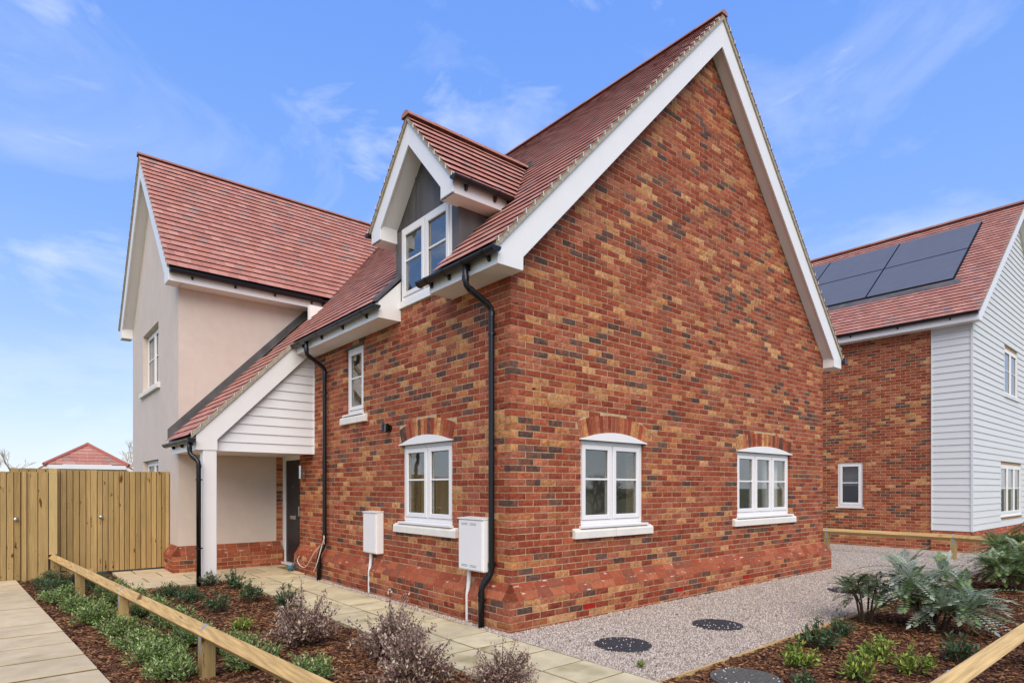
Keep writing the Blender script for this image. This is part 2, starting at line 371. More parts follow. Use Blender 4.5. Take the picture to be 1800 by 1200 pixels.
def tile_plane(P0, ad, bd, a0, a1, b_top, planes=(), tw=.165, g=.178, holes=(), st=(.037, .026)):
    """tiles on the plane P0 + a*ad + b*bd; returns (verts, faces, colour, area)"""
    ad, bd = Vector(ad), Vector(bd); n = ad.cross(bd).normalized()
    if n.z < 0: n = -n
    P0 = Vector(P0); res = []
    rows = int(math.ceil(b_top/g))
    for r in range(rows):
        b0 = r*g; b1 = b0+g+.035; off = (r % 2)*tw*.5+random.uniform(-.004, .004)
        a = a0-tw+off
        while a < a1:
            p = [(a+.0015, b0), (a+tw-.0015, b0), (a+tw-.0015, min(b1, b_top)), (a+.0015, min(b1, b_top))]; a += tw
            p = clip_poly(p, [(-1, 0, -a0), (1, 0, a1)]+list(planes))
            if len(p) < 3: continue
            cx = sum(q[0] for q in p)/len(p); cb = sum(q[1] for q in p)/len(p)
            if any(h(cx, cb) for h in holes): continue
            w = random.uniform(-.002, .002); m = len(p); top = []; bot = []
            for q in p:
                h = st[0]-st[1]*(q[1]-b0)/(g+.035)+w*.8
                base = P0+ad*q[0]+bd*q[1]
                top.append(base+n*h); bot.append(base+n*(h-.006)+(bd*.012 if q[1] < b0+.001 else bd*0))
            fs = [tuple(range(m))]+[(i, m+i, m+(i+1) % m, (i+1) % m) for i in range(m)]
            res.append((top+bot, fs, tile_colour(), face_area(top)))
    return res
def split_tiles(tiles, roof, house, nmax=300):
    order = sorted(range(len(tiles)), key=lambda i: -tiles[i][3]); top = set(order[:nmax]); rest = MB()
    for i, (vs, fs, c, ar) in enumerate(tiles):
        if i in top:
            ob = MB().add(vs, fs).build('tile', 'tile_obj', roof); ob.color = (*c, 1)
        else: rest.add(vs, fs, c)
    ob = rest.build('roof_tiles', 'tile_attr', house, origin=(0, 0, 0)); ob['kind'] = 'stuff'
def ridge(p0, p1, r, parent, seg=.45, m='tile_obj'):
    p0, p1 = Vector(p0), Vector(p1); d = p1-p0; n = max(1, round(d.length/seg)); d /= n; ax = d.normalized(); sd_ = ax.cross(Vector((0, 0, 1))).normalized()
    for i in range(n):
        a, b = p0+d*i, p0+d*(i+1)-ax*.004; mb = MB(); K = 8; vs = []
        for q, rr in ((a, r*1.0), (b, r*.965)):
            for k in range(K+1):
                th = math.pi*(k/K)*1.0; vs.append(q+sd_*math.cos(th)*rr+Vector((0, 0, 1))*(math.sin(th)*rr*.8-.02))
        fs = [(k, k+1, K+2+k, K+1+k) for k in range(K)]+[tuple(range(K, -1, -1)), tuple(range(K+1, 2*K+2))]
        ob = mb.add(vs, fs).build('ridge_tile', m, parent); c = tuple(x*.78 for x in random.choice(TRED)); ob.color = (*c, 1)
CLIPM = None
def verge_clip(p, ax, parent):
    """small bent clip at a verge: ax = outwards direction"""
    ax = Vector(ax); mb = MB(); u = Vector((0, 0, 1)).cross(ax).normalized(); p = Vector(p)
    mb.tube([p-ax*.05+Vector((0, 0, .012)), p+ax*.012+Vector((0, 0, .012)), p+ax*.012+Vector((0, 0, -.04))], .0055, 5)
    return mb.build('verge_clip', 'clip', parent)
def gutter(p0, p1, parent, brackets, r=.058, out=(-1, 0, 0)):
    p0, p1 = Vector(p0), Vector(p1); ax = (p1-p0).normalized(); o = Vector(out); K = 10; mb = MB()
    vs = []
    for q in (p0, p1):
        for rr in (r, r-.006):
            for k in range(K+1):
                th = math.pi+math.pi*k/K; vs.append(q+o*math.cos(th)*rr+Vector((0, 0, 1))*math.sin(th)*rr)
    n = K+1; fs = []
    for k in range(K):
        fs += [(k, k+1, 2*n+k+1, 2*n+k), (n+k+1, n+k, 3*n+k, 3*n+k+1)]
    for q in (0, K): fs.append((q, n+q, 3*n+q, 2*n+q))
    mb.add(vs, fs)
    for q, s in ((p0, -1), (p1, 1)):      # stop ends
        a = q-ax*s*.012; ring = [a+o*math.cos(math.pi+math.pi*k/K)*(r+.004)+Vector((0, 0, 1))*math.sin(math.pi+math.pi*k/K)*(r+.004) for k in range(K+1)]
        ring2 = [v+ax*s*.02 for v in ring]; m = K+1
        mb.add(ring+ring2, [tuple(range(m)), tuple(range(2*m-1, m-1, -1))]+[(k, k+1, m+k+1, m+k) for k in range(K)]+[(0, m, 2*m-1, m-1)])
    gt = mb.build('gutter', 'black_pvc', parent, smooth=False)
    Lg = (p1-p0).length
    for i in range(brackets):
        c = p0+ax*(Lg*(i+.5)/brackets if brackets > 1 else Lg*.5); b = MB(); vs = []
        for e in (-.014, .014):
            for k in range(K+1):
                th = math.pi+math.pi*k/K; vs.append(c+ax*e+o*math.cos(th)*(r+.006)+Vector((0, 0, 1))*math.sin(th)*(r+.006))
        b.add(vs, [(k, k+1, n+k+1, n+k) for k in range(K)])
        w = c-o*(r-.01)+Vector((0, 0, -.05)); e2 = ax*.014
        q = [w-e2-o*.05, w-e2+o*.035, w+e2+o*.035, w+e2-o*.05]
        b.hexa([v+Vector((0, 0, -.045))-(o*.03 if i_ in (1, 2) else o*0) for i_, v in enumerate(q)]+[v+Vector((0, 0, .02)) for v in q])
        b.build('gutter_bracket', 'black_pvc', gt)
    return gt
def downpipe(pts, parent, clips, r=.034, arm=(1, 0, 0)):
    pts = [Vector(p) for p in pts]; sm = [pts[0]]
    for i in range(1, len(pts)-1):     # soften the elbows
        a, b, c = pts[i-1], pts[i], pts[i+1]; e = min(.05, (a-b).length*.4, (c-b).length*.4)
        p, q = b+(a-b).normalized()*e, b+(c-b).normalized()*e
        sm += [p, (p+q)/4+b/2, q]
    sm.append(pts[-1])
    dp = MB().tube(sm, r, 14).build('downpipe', 'black_pvc', parent, smooth=False)
    for p in dp.data.polygons: p.use_smooth = len(p.vertices) == 4
    for i in range(1, len(pts)-1):
        b = pts[i]
        for q in (pts[i-1], pts[i+1]):
            if (q-b).length < .12: continue
            d = (q-b).normalized(); cl = MB().tube([b+d*.055, b+d*.1], r+.005, 14).build('pipe_collar', 'black_pvc', dp)
    for z in clips:
        for i in range(len(pts)-1):
            a, b = pts[i], pts[i+1]
            if min(a.z, b.z) <= z <= max(a.z, b.z) and abs(a.z-b.z) > .2:
                f_ = (z-a.z)/(b.z-a.z); c = a+(b-a)*f_
                mb = MB().tube([c-Vector((0, 0, .012)), c+Vector((0, 0, .012))], r+.006, 14)
                A = Vector(arm); w = Vector((0, 0, 1)).cross(A)*.045
                mb.tube([c+A*.01-w*1.5, c+A*.01+w*1.5], .007, 6); mb.tube([c, c+A*.06], .009, 6)
                mb.build('pipe_bracket', 'black_pvc', dp)
    return dp

# ------------------------------------------------------------------ windows
def window(fr, s0, s1, z0, z1, lights, parent, rec=.04, bar=.55, canopy=0, sill=None, cill=True, label=None):
    """uPVC casement; the frame mesh is the part, everything else hangs from it"""
    f, d = .05, .07; o1 = -rec; o0 = -rec-d; mb = MB()
    fbox(mb, fr, s0, s0+f, o0, o1, z0, z1); fbox(mb, fr, s1-f, s1, o0, o1, z0, z1)
    fbox(mb, fr, s0+f, s1-f, o0, o1, z0, z0+f); fbox(mb, fr, s0+f, s1-f, o0, o1, z1-f, z1)
    w = (s1-s0-2*f+.03)/lights - .03
    for i in range(1, lights):
        m = s0+f+i*(w+.03)-.03; fbox(mb, fr, m, m+.03, o0, o1, z0+f, z1-f)
    win = mb.build('window', 'upvc', parent, bevel=.004)
    if label: win['label'] = label
    for i in range(lights):
        a = s0+f+i*(w+.03)+.004; b = a+w-.008; za, zb = z0+f+.004, z1-f-.004; q = .058; sb = MB(); e1 = o1+.014; e0 = o1-.04
        fbox(sb, fr, a, a+q, e0, e1, za, zb); fbox(sb, fr, b-q, b, e0, e1, za, zb)
        fbox(sb, fr, a+q, b-q, e0, e1, za, za+q); fbox(sb, fr, a+q, b-q, e0, e1, zb-q, zb)
        sb.build('sash', 'upvc', win, bevel=.006)
        pz = MB(); fbox(pz, fr, a+q-.003, b-q+.003, o1-.022, o1-.014, za+q-.003, zb-q+.003); pz.build('pane', 'glass', win)
        gb = MB(); zm = za+q+(zb-za-2*q)*bar; fbox(gb, fr, a+q+.0005, b-q-.0005, o1-.028, o1+.002, zm-.011, zm+.011); gb.build('glazing_bar', 'upvc', win)
        gs = MB()       # dark gasket line
        for (u0, u1, y0, y1) in ((a+q, a+q+.007, za+q, zb-q), (b-q-.007, b-q, za+q, zb-q), (a+q+.007, b-q-.007, za+q, za+q+.006), (a+q+.007, b-q-.007, zb-q-.006, zb-q)):
            fbox(gs, fr, u0, u1, o1-.013, o1-.009, y0, y1)
        gs.build('gasket', 'black_pvc', win)
    if cill:
        c = MB(); fbox(c, fr, s0+.001, s1-.001, o0, o1-.003, z0-.045, z0-.001); fbox(c, fr, s0-.035, s1+.035, .002, .05, z0-.04, z0-.012); fbox(c, fr, s0+.001, s1-.001, o1-.003, .002, z0-.04, z0-.012)
        c.build('window_cill', 'upvc', win, bevel=.003)
    if canopy:
        op = Opening(s0, s1, z0, z1, canopy); K = 16; lo = []
        for j in range(K+1):
            th = -op.ang+2*op.ang*j/K; lo.append((op.c+op.R*math.sin(th), op.cz+op.R*math.cos(th)))
        poly = [(s0, z1+.0)]+[(u, v-.002) for u, v in lo[1:-1]]+[(s1, z1+.0)]
        h = MB().prism([(u, v) for u, v in poly], lambda u, v, w_: fr(u, w_, v), -.10, -.006)
        h.prism([(s0-.03, z1-.002), (s0-.03, z1+.012)]+[(u, v+.006) for u, v in lo[1:-1]]+[(s1+.03, z1+.012), (s1+.03, z1-.002)], lambda u, v, w_: fr(u, w_, v), .004, .03)
        h.build('window_canopy', 'upvc', win)
    if sill:
        a, b, y0, y1, n, pr = sill
        for i in range(n):
            u0 = a+(b-a)*i/n+(.003 if i else 0); u1 = a+(b-a)*(i+1)/n-(.003 if i < n-1 else 0)
            MB().prism([(-.06, y0), (pr, y0), (pr, y1-.035), (pr-.012, y1-.02), (0.0, y1), (-.06, y1)], lambda o, z, s: fr(s, o, z), u0, u1).build('sill_stone', 'stone', win, bevel=.005)
    return win
def arch(fr, op, wall, n, k):
    for i in range(n):
        t0 = -op.ang+2*op.ang*i/n; t1 = -op.ang+2*op.ang*(i+1)/n; ri, ro = op.R+.006, op.Ro-.004
        p = []
        for th, e in ((t0, 1), (t1, -1)):
            for R_ in (ri, ro):
                gp = .0062*e/R_; p.append((op.c+R_*math.sin(th+gp), op.cz+R_*math.cos(th+gp)))
        poly = [p[0], p[2], p[3], p[1]]
        mb = MB().prism(poly, lambda u, v, w: fr(u, w, v), -.1, .003+random.uniform(-.002, .002))
        ob = mb.build('arch_brick', 'brick_obj', wall, bevel=.003); rr_ = random.random(); c = random.choice(TAN if rr_ < .34 else DRK if rr_ > .86 else RED); f_ = random.uniform(.88, 1.08); ob.color = (*[q*f_ for q in c], 1)

# ================================================================== the setting
def sheet(name, poly, z, m, kind='structure'):
    ob = MB().add([(x, y, z) for x, y in poly], [tuple(range(len(poly)))]).build(name, m, None, origin=(poly[0][0], poly[0][1], z)); return tag(ob, kind=kind)
sheet('ground', [(-900, -900), (900, -900), (900, 900), (-900, 900)], -.06, 'grass')
sheet('gravel_yard', [(-.29, -2.09), (14, -2.09), (14, 9), (-.29, 9)], -.004, 'gravel')
LBED = [(-4.0, 7.68), (-2.69, 7.68), (-2.69, 5.42), (-1.27, 5.42), (-1.27, -3.4), (-3.27, -3.4)]
LCHIP = [(-3.975, 7.68), (-2.70, 7.68), (-2.70, 5.40), (-1.30, 5.40), (-1.30, -3.4), (-3.245, -3.4)]
RBED = [(-.6, -2.12), (11.2, -2.12), (11.2, -6.5), (-.6, -6.5)]
def inpoly(x, y, P):
    c = False
    for i in range(len(P)):
        (x0, y0), (x1, y1) = P[i], P[i-1]
        if (y0 > y) != (y1 > y) and x < (x1-x0)*(y-y0)/(y1-y0)+x0: c = not c
    return c
def bedz(x, y): return .012+.018*mnoise.noise(Vector((x*1.7, y*1.7, 3)))+.012*mnoise.noise(Vector((x*6, y*6, 9)))
def bed(name, P):
    xs = [p[0] for p in P]; ys = [p[1] for p in P]; st = .1; mb = MB(); idx = {}
    nx, ny = int((max(xs)-min(xs))/st), int((max(ys)-min(ys))/st)
    for i in range(nx+1):
        for j in range(ny+1):
            x, y = min(xs)+i*st, min(ys)+j*st
            idx[i, j] = len(mb.v); mb.v.append((x, y, bedz(x, y)))
    for i in range(nx):
        for j in range(ny):
            x, y = min(xs)+(i+.5)*st, min(ys)+(j+.5)*st
            if inpoly(x, y, P): mb.f.append((idx[i, j], idx[i+1, j], idx[i+1, j+1], idx[i, j+1]))
    ob = mb.build(name, 'soil', None, smooth=True); tag(ob, kind='structure')
bed('planting_bed', LBED); bed('planting_bed', RBED)
def chips(name, P, dens, far):
    n = 0; xs = [p[0] for p in P]; ys = [p[1] for p in P]
    A = (max(xs)-min(xs))*(max(ys)-min(ys)); tot = int(A*dens); V = []; Fc = []; C = []
    pal = [srgb(112, 76, 52), srgb(84, 56, 40), srgb(138, 98, 66), srgb(62, 42, 32), srgb(96, 62, 42), srgb(158, 116, 80), srgb(74, 50, 38)]
    for _ in range(tot):
        x = random.uniform(min(xs), max(xs)); y = random.uniform(min(ys), max(ys))
        dd = (x-CX)*FWD[0]+(y-CY)*FWD[1]
        if dd < 2.2 or random.random() > min(1, (far/dd)**2): continue
        u, v = proj((x, y, 0))
        if u < -60 or u > 1860 or v > 1290: continue
        if not inpoly(x, y, P): continue
        z = bedz(x, y)+random.uniform(.002, .012); l = random.uniform(.012, .034); w = random.uniform(.005, .012); a = random.uniform(0, 6.283); tl = random.uniform(-.5, .5); t2 = random.uniform(-.5, .5)
        ca, sa = math.cos(a), math.sin(a); n = len(V)
        for (p, q) in ((-1, -1), (1, -.7), (1, .8), (-1, 1)):
            V.append((x+ca*l*p-sa*w*q, y+sa*l*p+ca*w*q, z+tl*l*p*.6+t2*w*q))
        V.append((x, y, z+.006)); c = random.choice(pal); f_ = random.uniform(.8, 1.2); c = tuple(k*f_ for k in c)
        Fc += [(n, n+1, n+4), (n+1, n+2, n+4), (n+2, n+3, n+4), (n+3, n, n+4)]; C += [c]*4
    mb = MB(); mb.v = V; mb.f = Fc; mb.c = C
    tag(mb.build(name, 'chip', None, origin=(xs[0], ys[0], 0)), 'brown bark chips covering the '+('bed beside the slab path' if P is LCHIP else 'bed in front of the gravel'), 'bark mulch', kind='stuff')
chips('bark_mulch', LCHIP, 2600, 5.5); chips('bark_mulch', RBED, 1900, 6)
def pebbles():
    V = []; Fc = []; C = []; n_ = 0
    def put(x, y, zs=1):
        r = random.uniform(.005, .012); n = len(V); a = random.uniform(0, 6.28); e = random.uniform(.6, 1)
        for k in range(4):
            th = a+k*1.5708+random.uniform(-.4, .4); V.append((x+math.cos(th)*r, y+math.sin(th)*r*e, -.002+random.uniform(0, .003)))
        V.append((x+random.uniform(-.003, .003), y+random.uniform(-.003, .003), random.uniform(.4, .95)*r*1.2*zs+.003))
        k = random.choice([srgb(186, 172, 158), srgb(202, 189, 176), srgb(160, 146, 135), srgb(188, 170, 152), srgb(136, 126, 118), srgb(210, 199, 188), srgb(170, 154, 140)])
        for q in range(4): Fc.append((n+q, n+(q+1) % 4, n+4)); C.append(k)
    for _ in range(420000):
        x = random.uniform(-.3, 12.8); y = random.uniform(-2.1, 2.6)
        if y > -.1 and x < 7.85 and x > -.1: continue
        if x < -.1 and y > 0: continue
        d = (x-CX)*FWD[0]+(y-CY)*FWD[1]
        if random.random() > min(1, (5.2/d)**2): continue
        u, v = proj((x, y, 0))
        if v > 1230 or u > 1830: continue
        put(x, y)
    for _ in range(7000): put(random.uniform(-.29, -.1), random.uniform(-.3, 5.9), 1.3)
    mb = MB(); mb.v = V; mb.f = Fc; mb.c = C
    tag(mb.build('gravel', 'pebble', None, origin=(0, 0, 0)), 'pale pinkish grey gravel spread in front of the brick gable', 'gravel', kind='stuff')
pebbles()
def debris():
    mb = MB()
    for _ in range(700):
        x, y = random.uniform(-.2, 11), random.uniform(-2.05, 1.5)
        if (y > -.14 and -.2 < x < 7.9): continue
        a = random.uniform(0, 6.28); l = random.uniform(.006, .022); w = l*random.uniform(.3, .6); c = math.cos(a); s_ = math.sin(a); z = random.uniform(.010, .014)
        k = random.choice([srgb(92, 66, 46), srgb(70, 50, 38), srgb(120, 92, 62), srgb(84, 74, 60)])
        mb.add([(x+c*l, y+s_*l, z), (x-s_*w, y+c*w, z+.005), (x-c*l, y-s_*l, z), (x+s_*w, y-c*w, z+.003)], [(0, 1, 2, 3)], k)
    tag(mb.build('leaf_litter', 'chip', None, origin=(0, 0, 0)), 'brown leaf litter scattered over the pale gravel', 'leaf litter', kind='stuff')
debris()
# paths
def slabs(base, name, corners_fn, cols, rows, m, parent):
    for r in range(rows):
        for c in range(cols):
            P = corners_fn(c, r)
            if P is None: continue
            z = random.uniform(-.002, .003); mb = MB(); top = [(x, y, base+z) for x, y in P]; bot = [(x, y, base-.05) for x, y in P]
            mb.hexa(bot+top); mb.build('paving_slab', m, parent, bevel=.002)
def path(name, poly, z): return sheet(name, poly, z, 'joint')
mat('joint_dark', srgb(112, 98, 66), .95, var=.25, scale=14, spec=.1)
p1 = path('slab_path', [(-5.2, 7.7), (-3.985, 7.7), (-3.22, -4), (-4.4, -4)], .036); p1.data.materials[0] = MATS['joint_dark']
def c1(c, r):
    y0, y1 = 7.62-r*.6, 7.62-(r+1)*.6+.05
    def xr(y): return -3.99+(7.62-y)*.0665
    if r == 4 or r == 6: pass
    w0, w1 = -c*.9, -(c+1)*.9+.01
    return [(xr(y1)+w1, y1), (xr(y1)+w0, y1), (xr(y0)+w0, y0), (xr(y0)+w1, y0)]
slabs(.042, 'slab', c1, 2, 13, 'concrete', p1)
p2 = path('entrance_path', [(-1.28, 5.41), (-.28, 5.41), (-.28, -4.2), (-1.28, -4.2)], .028)
def c2(c, r):
    y1 = 5.40-r*.45; y0 = y1-.45+.03; x0 = -1.275+c*.5; x1 = x0+.47
    return [(x0, y0), (x1, y0), (x1, y1), (x0, y1)]
slabs(.034, 'slab', c2, 2, 21, 'path_buff', p2)
p3 = path('porch_paving', [(-2.68, 5.415), (.2, 5.415), (.2, 9.5), (-2.68, 9.5)], .034)
def c3(c, r):
    x0 = -2.675+c*.6; x1 = min(x0+.57, .08); y0 = 5.42+r*.6; y1 = min(y0+.57, 7.88)
    if r % 2: x0, x1 = max(-2.675, x0-.3), x1-.3
    if x1 > .0 and y0 < 5.9: x1 = -.13
    if x1-x0 < .1: return None
    return [(x0, y0), (x1, y0), (x1, y1), (x0, y1)]
slabs(.04, 'slab', c3, 5, 4, 'concrete', p3)
ed = empty('timber_edging', (0, -2.1, 0), 'thin timber edging boards between the gravel and the bark bed', 'edging')
for i in range(6): bx('edging_board', (-.6+i*2, -2.115, -.04), (1.392+i*2, -2.093, .028+random.uniform(-.004, .004)), 'wood_x', ed)

# ================================================================== main house
house = empty('brick_house', (0, 0, 0), 'red brick house with steep tiled roof, white barge boards, dormer and rendered wing', 'house')
SL = 1.04; RX = 3.87; RZ = 8.40                       # main tile plane: z = RZ - SL*|x-RX|
cosm = 1/math.sqrt(1+SL*SL); sinm = SL*cosm
roofz = lambda x: RZ-SL*abs(x-RX)
W1 = Opening(1.09, 2.29, 1.03, 2.10, .10); W2 = Opening(4.64, 6.41, 1.03, 2.10, .10)
WF_ = Opening(1.10, 2.30, 1.03, 2.10, .10); WU = Opening(3.45, 4.05, 2.68, 3.72)
DORM = Opening(1.10, 2.31, 4.03, 5.2)
wg = wall_solid(MB(), G, [.006, RX, 7.744], -.1, lambda s: roofz(s)-.1, [W1, W2], -.3, -.006, .006)
wall_g = wg.build('brick_wall', 'mortar', house, origin=(0, 0, 0)); wall_g['label'] = 'brick gable wall with two arched windows'
wf = wall_solid(MB(), F, [.3, 1.0, 2.42, 6.0], -.1, lambda s: 4.0, [WF_, WU], -.3, -.006, .006)
wall_f = wf.build('brick_wall', 'mortar', house, origin=(0, 3, 0)); wall_f['label'] = 'brick entrance wall with meter boxes'
Z0 = .497; bricks = []
bricks += lay(G, 0, 7.75, Z0, 110, [W1, W2], 0, k=0, lo_f=lambda z: max(0, RX-(RZ-.12-z)/SL) if z > 4.2 else 0, hi_f=lambda z: min(7.75, RX+(RZ-.12-z)/SL))
bricks += lay(F, 0, 6.0, Z0, 46, [WF_, WU], 1, k=1, hi_f=lambda z: 6.0, zmax=4.0)
# plinth, four courses proud of the wall, with two weathered courses on top
PO = .11; plz = .325-.075*5
slots = [Opening(.63, .73, -1, .6), Opening(3.05, 3.15, -1, .6)]
plm = MB()
plm.box((-PO+.006, -PO+.006, -.12), (7.85, .0, .322)); plm.box((-PO+.006, .0, -.12), (-.0, .624, .322)); plm.box((-PO+.006, .736, -.12), (0, 3.044, .322)); plm.box((-PO+.006, 3.156, -.12), (0, 5.99, .322))
for (a, b, fr, e0, e1) in ((-PO, 7.75+PO, G, 1, 1), (-PO, .624, F, 1, 0), (.736, 3.044, F, 0, 0), (3.156, 5.97, F, 0, 0)):
    plm.prism([(PO-.008, .318), (-.0, .318), (-.0, .486)], lambda o, z, s, fr=fr: fr(s, o, z), a+.13*e0, b-.12*e1)
plinth = plm.build('plinth', 'mortar', house, origin=(0, 0, -.1))
pb = lay(G, -PO, 7.75+PO, plz, 5, [], 0, out=PO, k=2, hi_f=lambda z: 7.75+PO)
pb += lay(F, -PO, 5.98, plz, 5, slots, 1, out=PO, k=3, hi_f=lambda z: 5.98)
vents = [(1.23, 2), (2.95, 2), (4.68, 2)]
VR = []
for i, b in enumerate(pb):
    if b[0] is G:
        for vx, vc in vents:
            if b[1] <= vx < b[2] and b[5] < .13 < b[6]+.01: VR.append(i)
for i in VR:
    b = pb[i]; cs = (b[1]+b[2])/2; mb = MB()
    for q in range(5): fbox(mb, G, b[1]+.004, b[2]-.004, PO-.02, PO+.003, b[5]+.003+q*.0125, b[5]+.003+q*.0125+.007)
    fbox(mb, G, b[1], b[2], PO-.05, PO-.006, b[5], b[6]); MATS.setdefault('vent_red', mat('vent_red', srgb(196, 46, 32), .5, var=.05)); mb.build('air_vent', 'vent_red', plinth)
pb = [b for i, b in enumerate(pb) if i not in VR]
bricks += pb
CHC = [srgb(158, 84, 56), srgb(148, 74, 48), srgb(164, 94, 64), srgb(140, 78, 56)]
def chamfer(fr, a, b, ea, eb, par, rows=((PO, .055, .327, .406), (.055, .002, .412, .493))):
    for r, (o0, o1, z0, z1) in enumerate(rows):
        s = a-(o0 if ea else 0); first = True
        while s < b+(o0 if eb else 0)-.02:
            e = s+.215 if not (first and r) else s+.16
            endb = e > b+(o0 if eb else 0)-.06
            if endb: e = b+(o0 if eb else 0)
            t0 = s if not (first and ea) else a-o1; t1 = e if not (endb and eb) else b+o1
            g_ = .004; mb = MB()
            s_, e_ = s+(0 if first and ea else g_), e-(0 if endb else g_); t0 += 0 if first and ea else g_; t1 -= 0 if endb else g_
            q = [fr(s_, o0, z0), fr(e_, o0, z0), fr(e_, -.02, z0), fr(s_, -.02, z0), fr(t0, o1, z1), fr(t1, o1, z1), fr(t1, -.02, z1), fr(t0, -.02, z1)]
            ob = mb.hexa(q).build('plinth_brick', 'chamfer', par, bevel=.003); c = random.choice(CHC); f_ = random.uniform(.9, 1.08); ob.color = (*[x*f_ for x in c], 1)
            s = e+.0; first = False
            if endb: break
chamfer(G, 0, 7.75, True, True, plinth)
chamfer(F, 0, .63, True, False, plinth); chamfer(F, .73, 3.05, False, False, plinth); chamfer(F, 3.15, 5.98, False, False, plinth)
# wing plinth bricks
wp = MB(); wp.box((-1.78-PO+.006, 7.0-PO+.006, -.1), (-.0, 11.9, .32))
wp.prism([(PO-.008, .318), (0, .318), (0, .486)], lambda o, z, s: WS(s, o, z), -1.78, .0); wp.prism([(PO-.008, .318), (0, .318), (0, .486)], lambda o, z, s: WG(s, o, z), 7.0, 11.9)
wplinth = wp.build('plinth', 'mortar', house, origin=(-1, 7, -.1))
bricks += lay(WS, -1.78-PO, .05, plz, 5, [], 0, out=PO, k=4, hi_f=lambda z: .05)
bricks += lay(WG, 7.0-PO, 11.9, plz, 5, [], 1, out=PO, k=5, hi_f=lambda z: 11.9)
chamfer(WS, -1.78, .0, True, False, wplinth); chamfer(WG, 7.0, 9.2, True, False, wplinth)
# brick return beside the door
bricks += lay(WS, -.075, .10, Z0, 22, [], 0, k=6, hi_f=lambda z: .10, out=.004, corner=False)
brk_par = {id(G): wall_g, id(F): wall_f, id(WS): wplinth, id(WG): wplinth}
split_bricks(bricks, lambda fr: brk_par[id(fr)], house)
arch(G, W1, wall_g, 17, 0); arch(G, W2, wall_g, 25, 0); arch(F, WF_, wall_f, 17, 1)
window(G, W1.s0, W1.s1, 1.085, 2.10, 2, house, canopy=.10, sill=(.95, 2.43, .925, 1.045, 2, .05), label='two light white casement window under brick arch near the corner')
window(G, W2.s0, W2.s1, 1.085, 2.10, 3, house, canopy=.10, sill=(4.50, 6.55, .925, 1.045, 2, .05), label='three light white casement window under brick arch')
window(F, WF_.s0, WF_.s1, 1.085, 2.10, 2, house, canopy=.10, sill=(.97, 2.46, .925, 1.045, 2, .05), label='two light white window between the meter boxes')
window(F, WU.s0, WU.s1, 2.68, 3.70, 1, house, sill=(3.32, 4.18, 2.52, 2.642, 1, .05), label='small single light window below the eaves')
# lead strip above small window
bx('lead_flashing', (-.012, 3.44, 3.70), (.03, 4.06, 3.725), 'lead', house)
# ---- wing walls
WEAVE = 5.06; WRY = 9.43; WSL = 1.08; WRZ = 8.32
wz = lambda y: WRZ-WSL*abs(y-WRY)
OWU = Opening(8.78, 10.5, 3.62, 4.85); OWL = Opening(8.78, 10.5, 1.1, 2.1)
rw = wall_solid(MB(), WG, [7.0, WRY, 11.86], .49, lambda s: wz(s)-.1, [OWU, OWL], -.25, 0)
rw.build('rendered_wall', 'render', house, origin=(-1.78, 9, .5))['label'] = 'pale rendered gable wall of the wing'
bx('rendered_wall', (-1.53, 7.0, .49), (-.08, 7.25, 5.2), 'render', house); bx('rendered_wall', (.03, 7.0, 2.2), (3, 7.25, 5.2), 'render', house); bx('rendered_wall', (-.08, 7.004, 2.15), (.03, 7.2, 5.2), 'render', house)
bx('brick_return', (-.08, 7.003, .2), (.3, 7.25, 2.15), 'mortar', house); bx('rendered_wall', (-1.53, 11.61, 0), (7, 11.86, 5.2), 'render', house)
bx('expansion_joint', (.62, 6.996, 4.0), (.63, 7.01, 5.06), 'soffit_white', house)
window(WG, 8.78, 10.5, 3.62, 4.85, 2, house, rec=.1, cill=False, sill=(8.6, 10.68, 3.5, 3.615, 2, .06), label='upper window in the rendered gable')
window(WG, 8.78, 10.5, 1.1, 2.1, 2, house, rec=.1, cill=False, label='lower window in the rendered gable')
# ---- rooms behind the glass
rm = MB()
rm.box((.32, .32, .05), (7.4, 11.5, .12)); rm.box((.31, .31, 2.45), (7.43, 11.6, 2.6)); rm.box((3.4, .31, .12), (3.5, 2.0, 2.45)); rm.box((.31, 1.0, .12), (.9, 1.05, 2.45)); rm.box((.9, 1.3, .12), (7.43, 1.4, 2.45)); rm.box((1.1, 1.4, .12), (1.2, 6, 2.45)); rm.box((.31, 6.3, 2.6), (7.43, 6.4, 5))
rm.box((7.45, .31, -.05), (7.75, 11.8, 4.0)); rm.box((1.0, .4, 2.6), (1.05, 6, 5.2))
rm.box((.5, 7.3, .1), (.6, 11.6, 5)); rm.box((-1.5, 7.3, 2.5), (.5, 11.6, 2.6))
rm.build('room_lining', 'room', house, origin=(3, 3, 0))
# ---- roof structure: barge boards, soffits, fascias
def slope_pts(x0, x1, dz): return [(x0, roofz(x0)+dz), (x1, roofz(x1)+dz)]
yb = -.2
def barge(poly, fr, a, b, m='upvc', name='barge_board'): return MB().prism(poly, fr, a, b).build(name, m, house, bevel=.004)
GXZ = lambda u, v, w: (u, w, v)
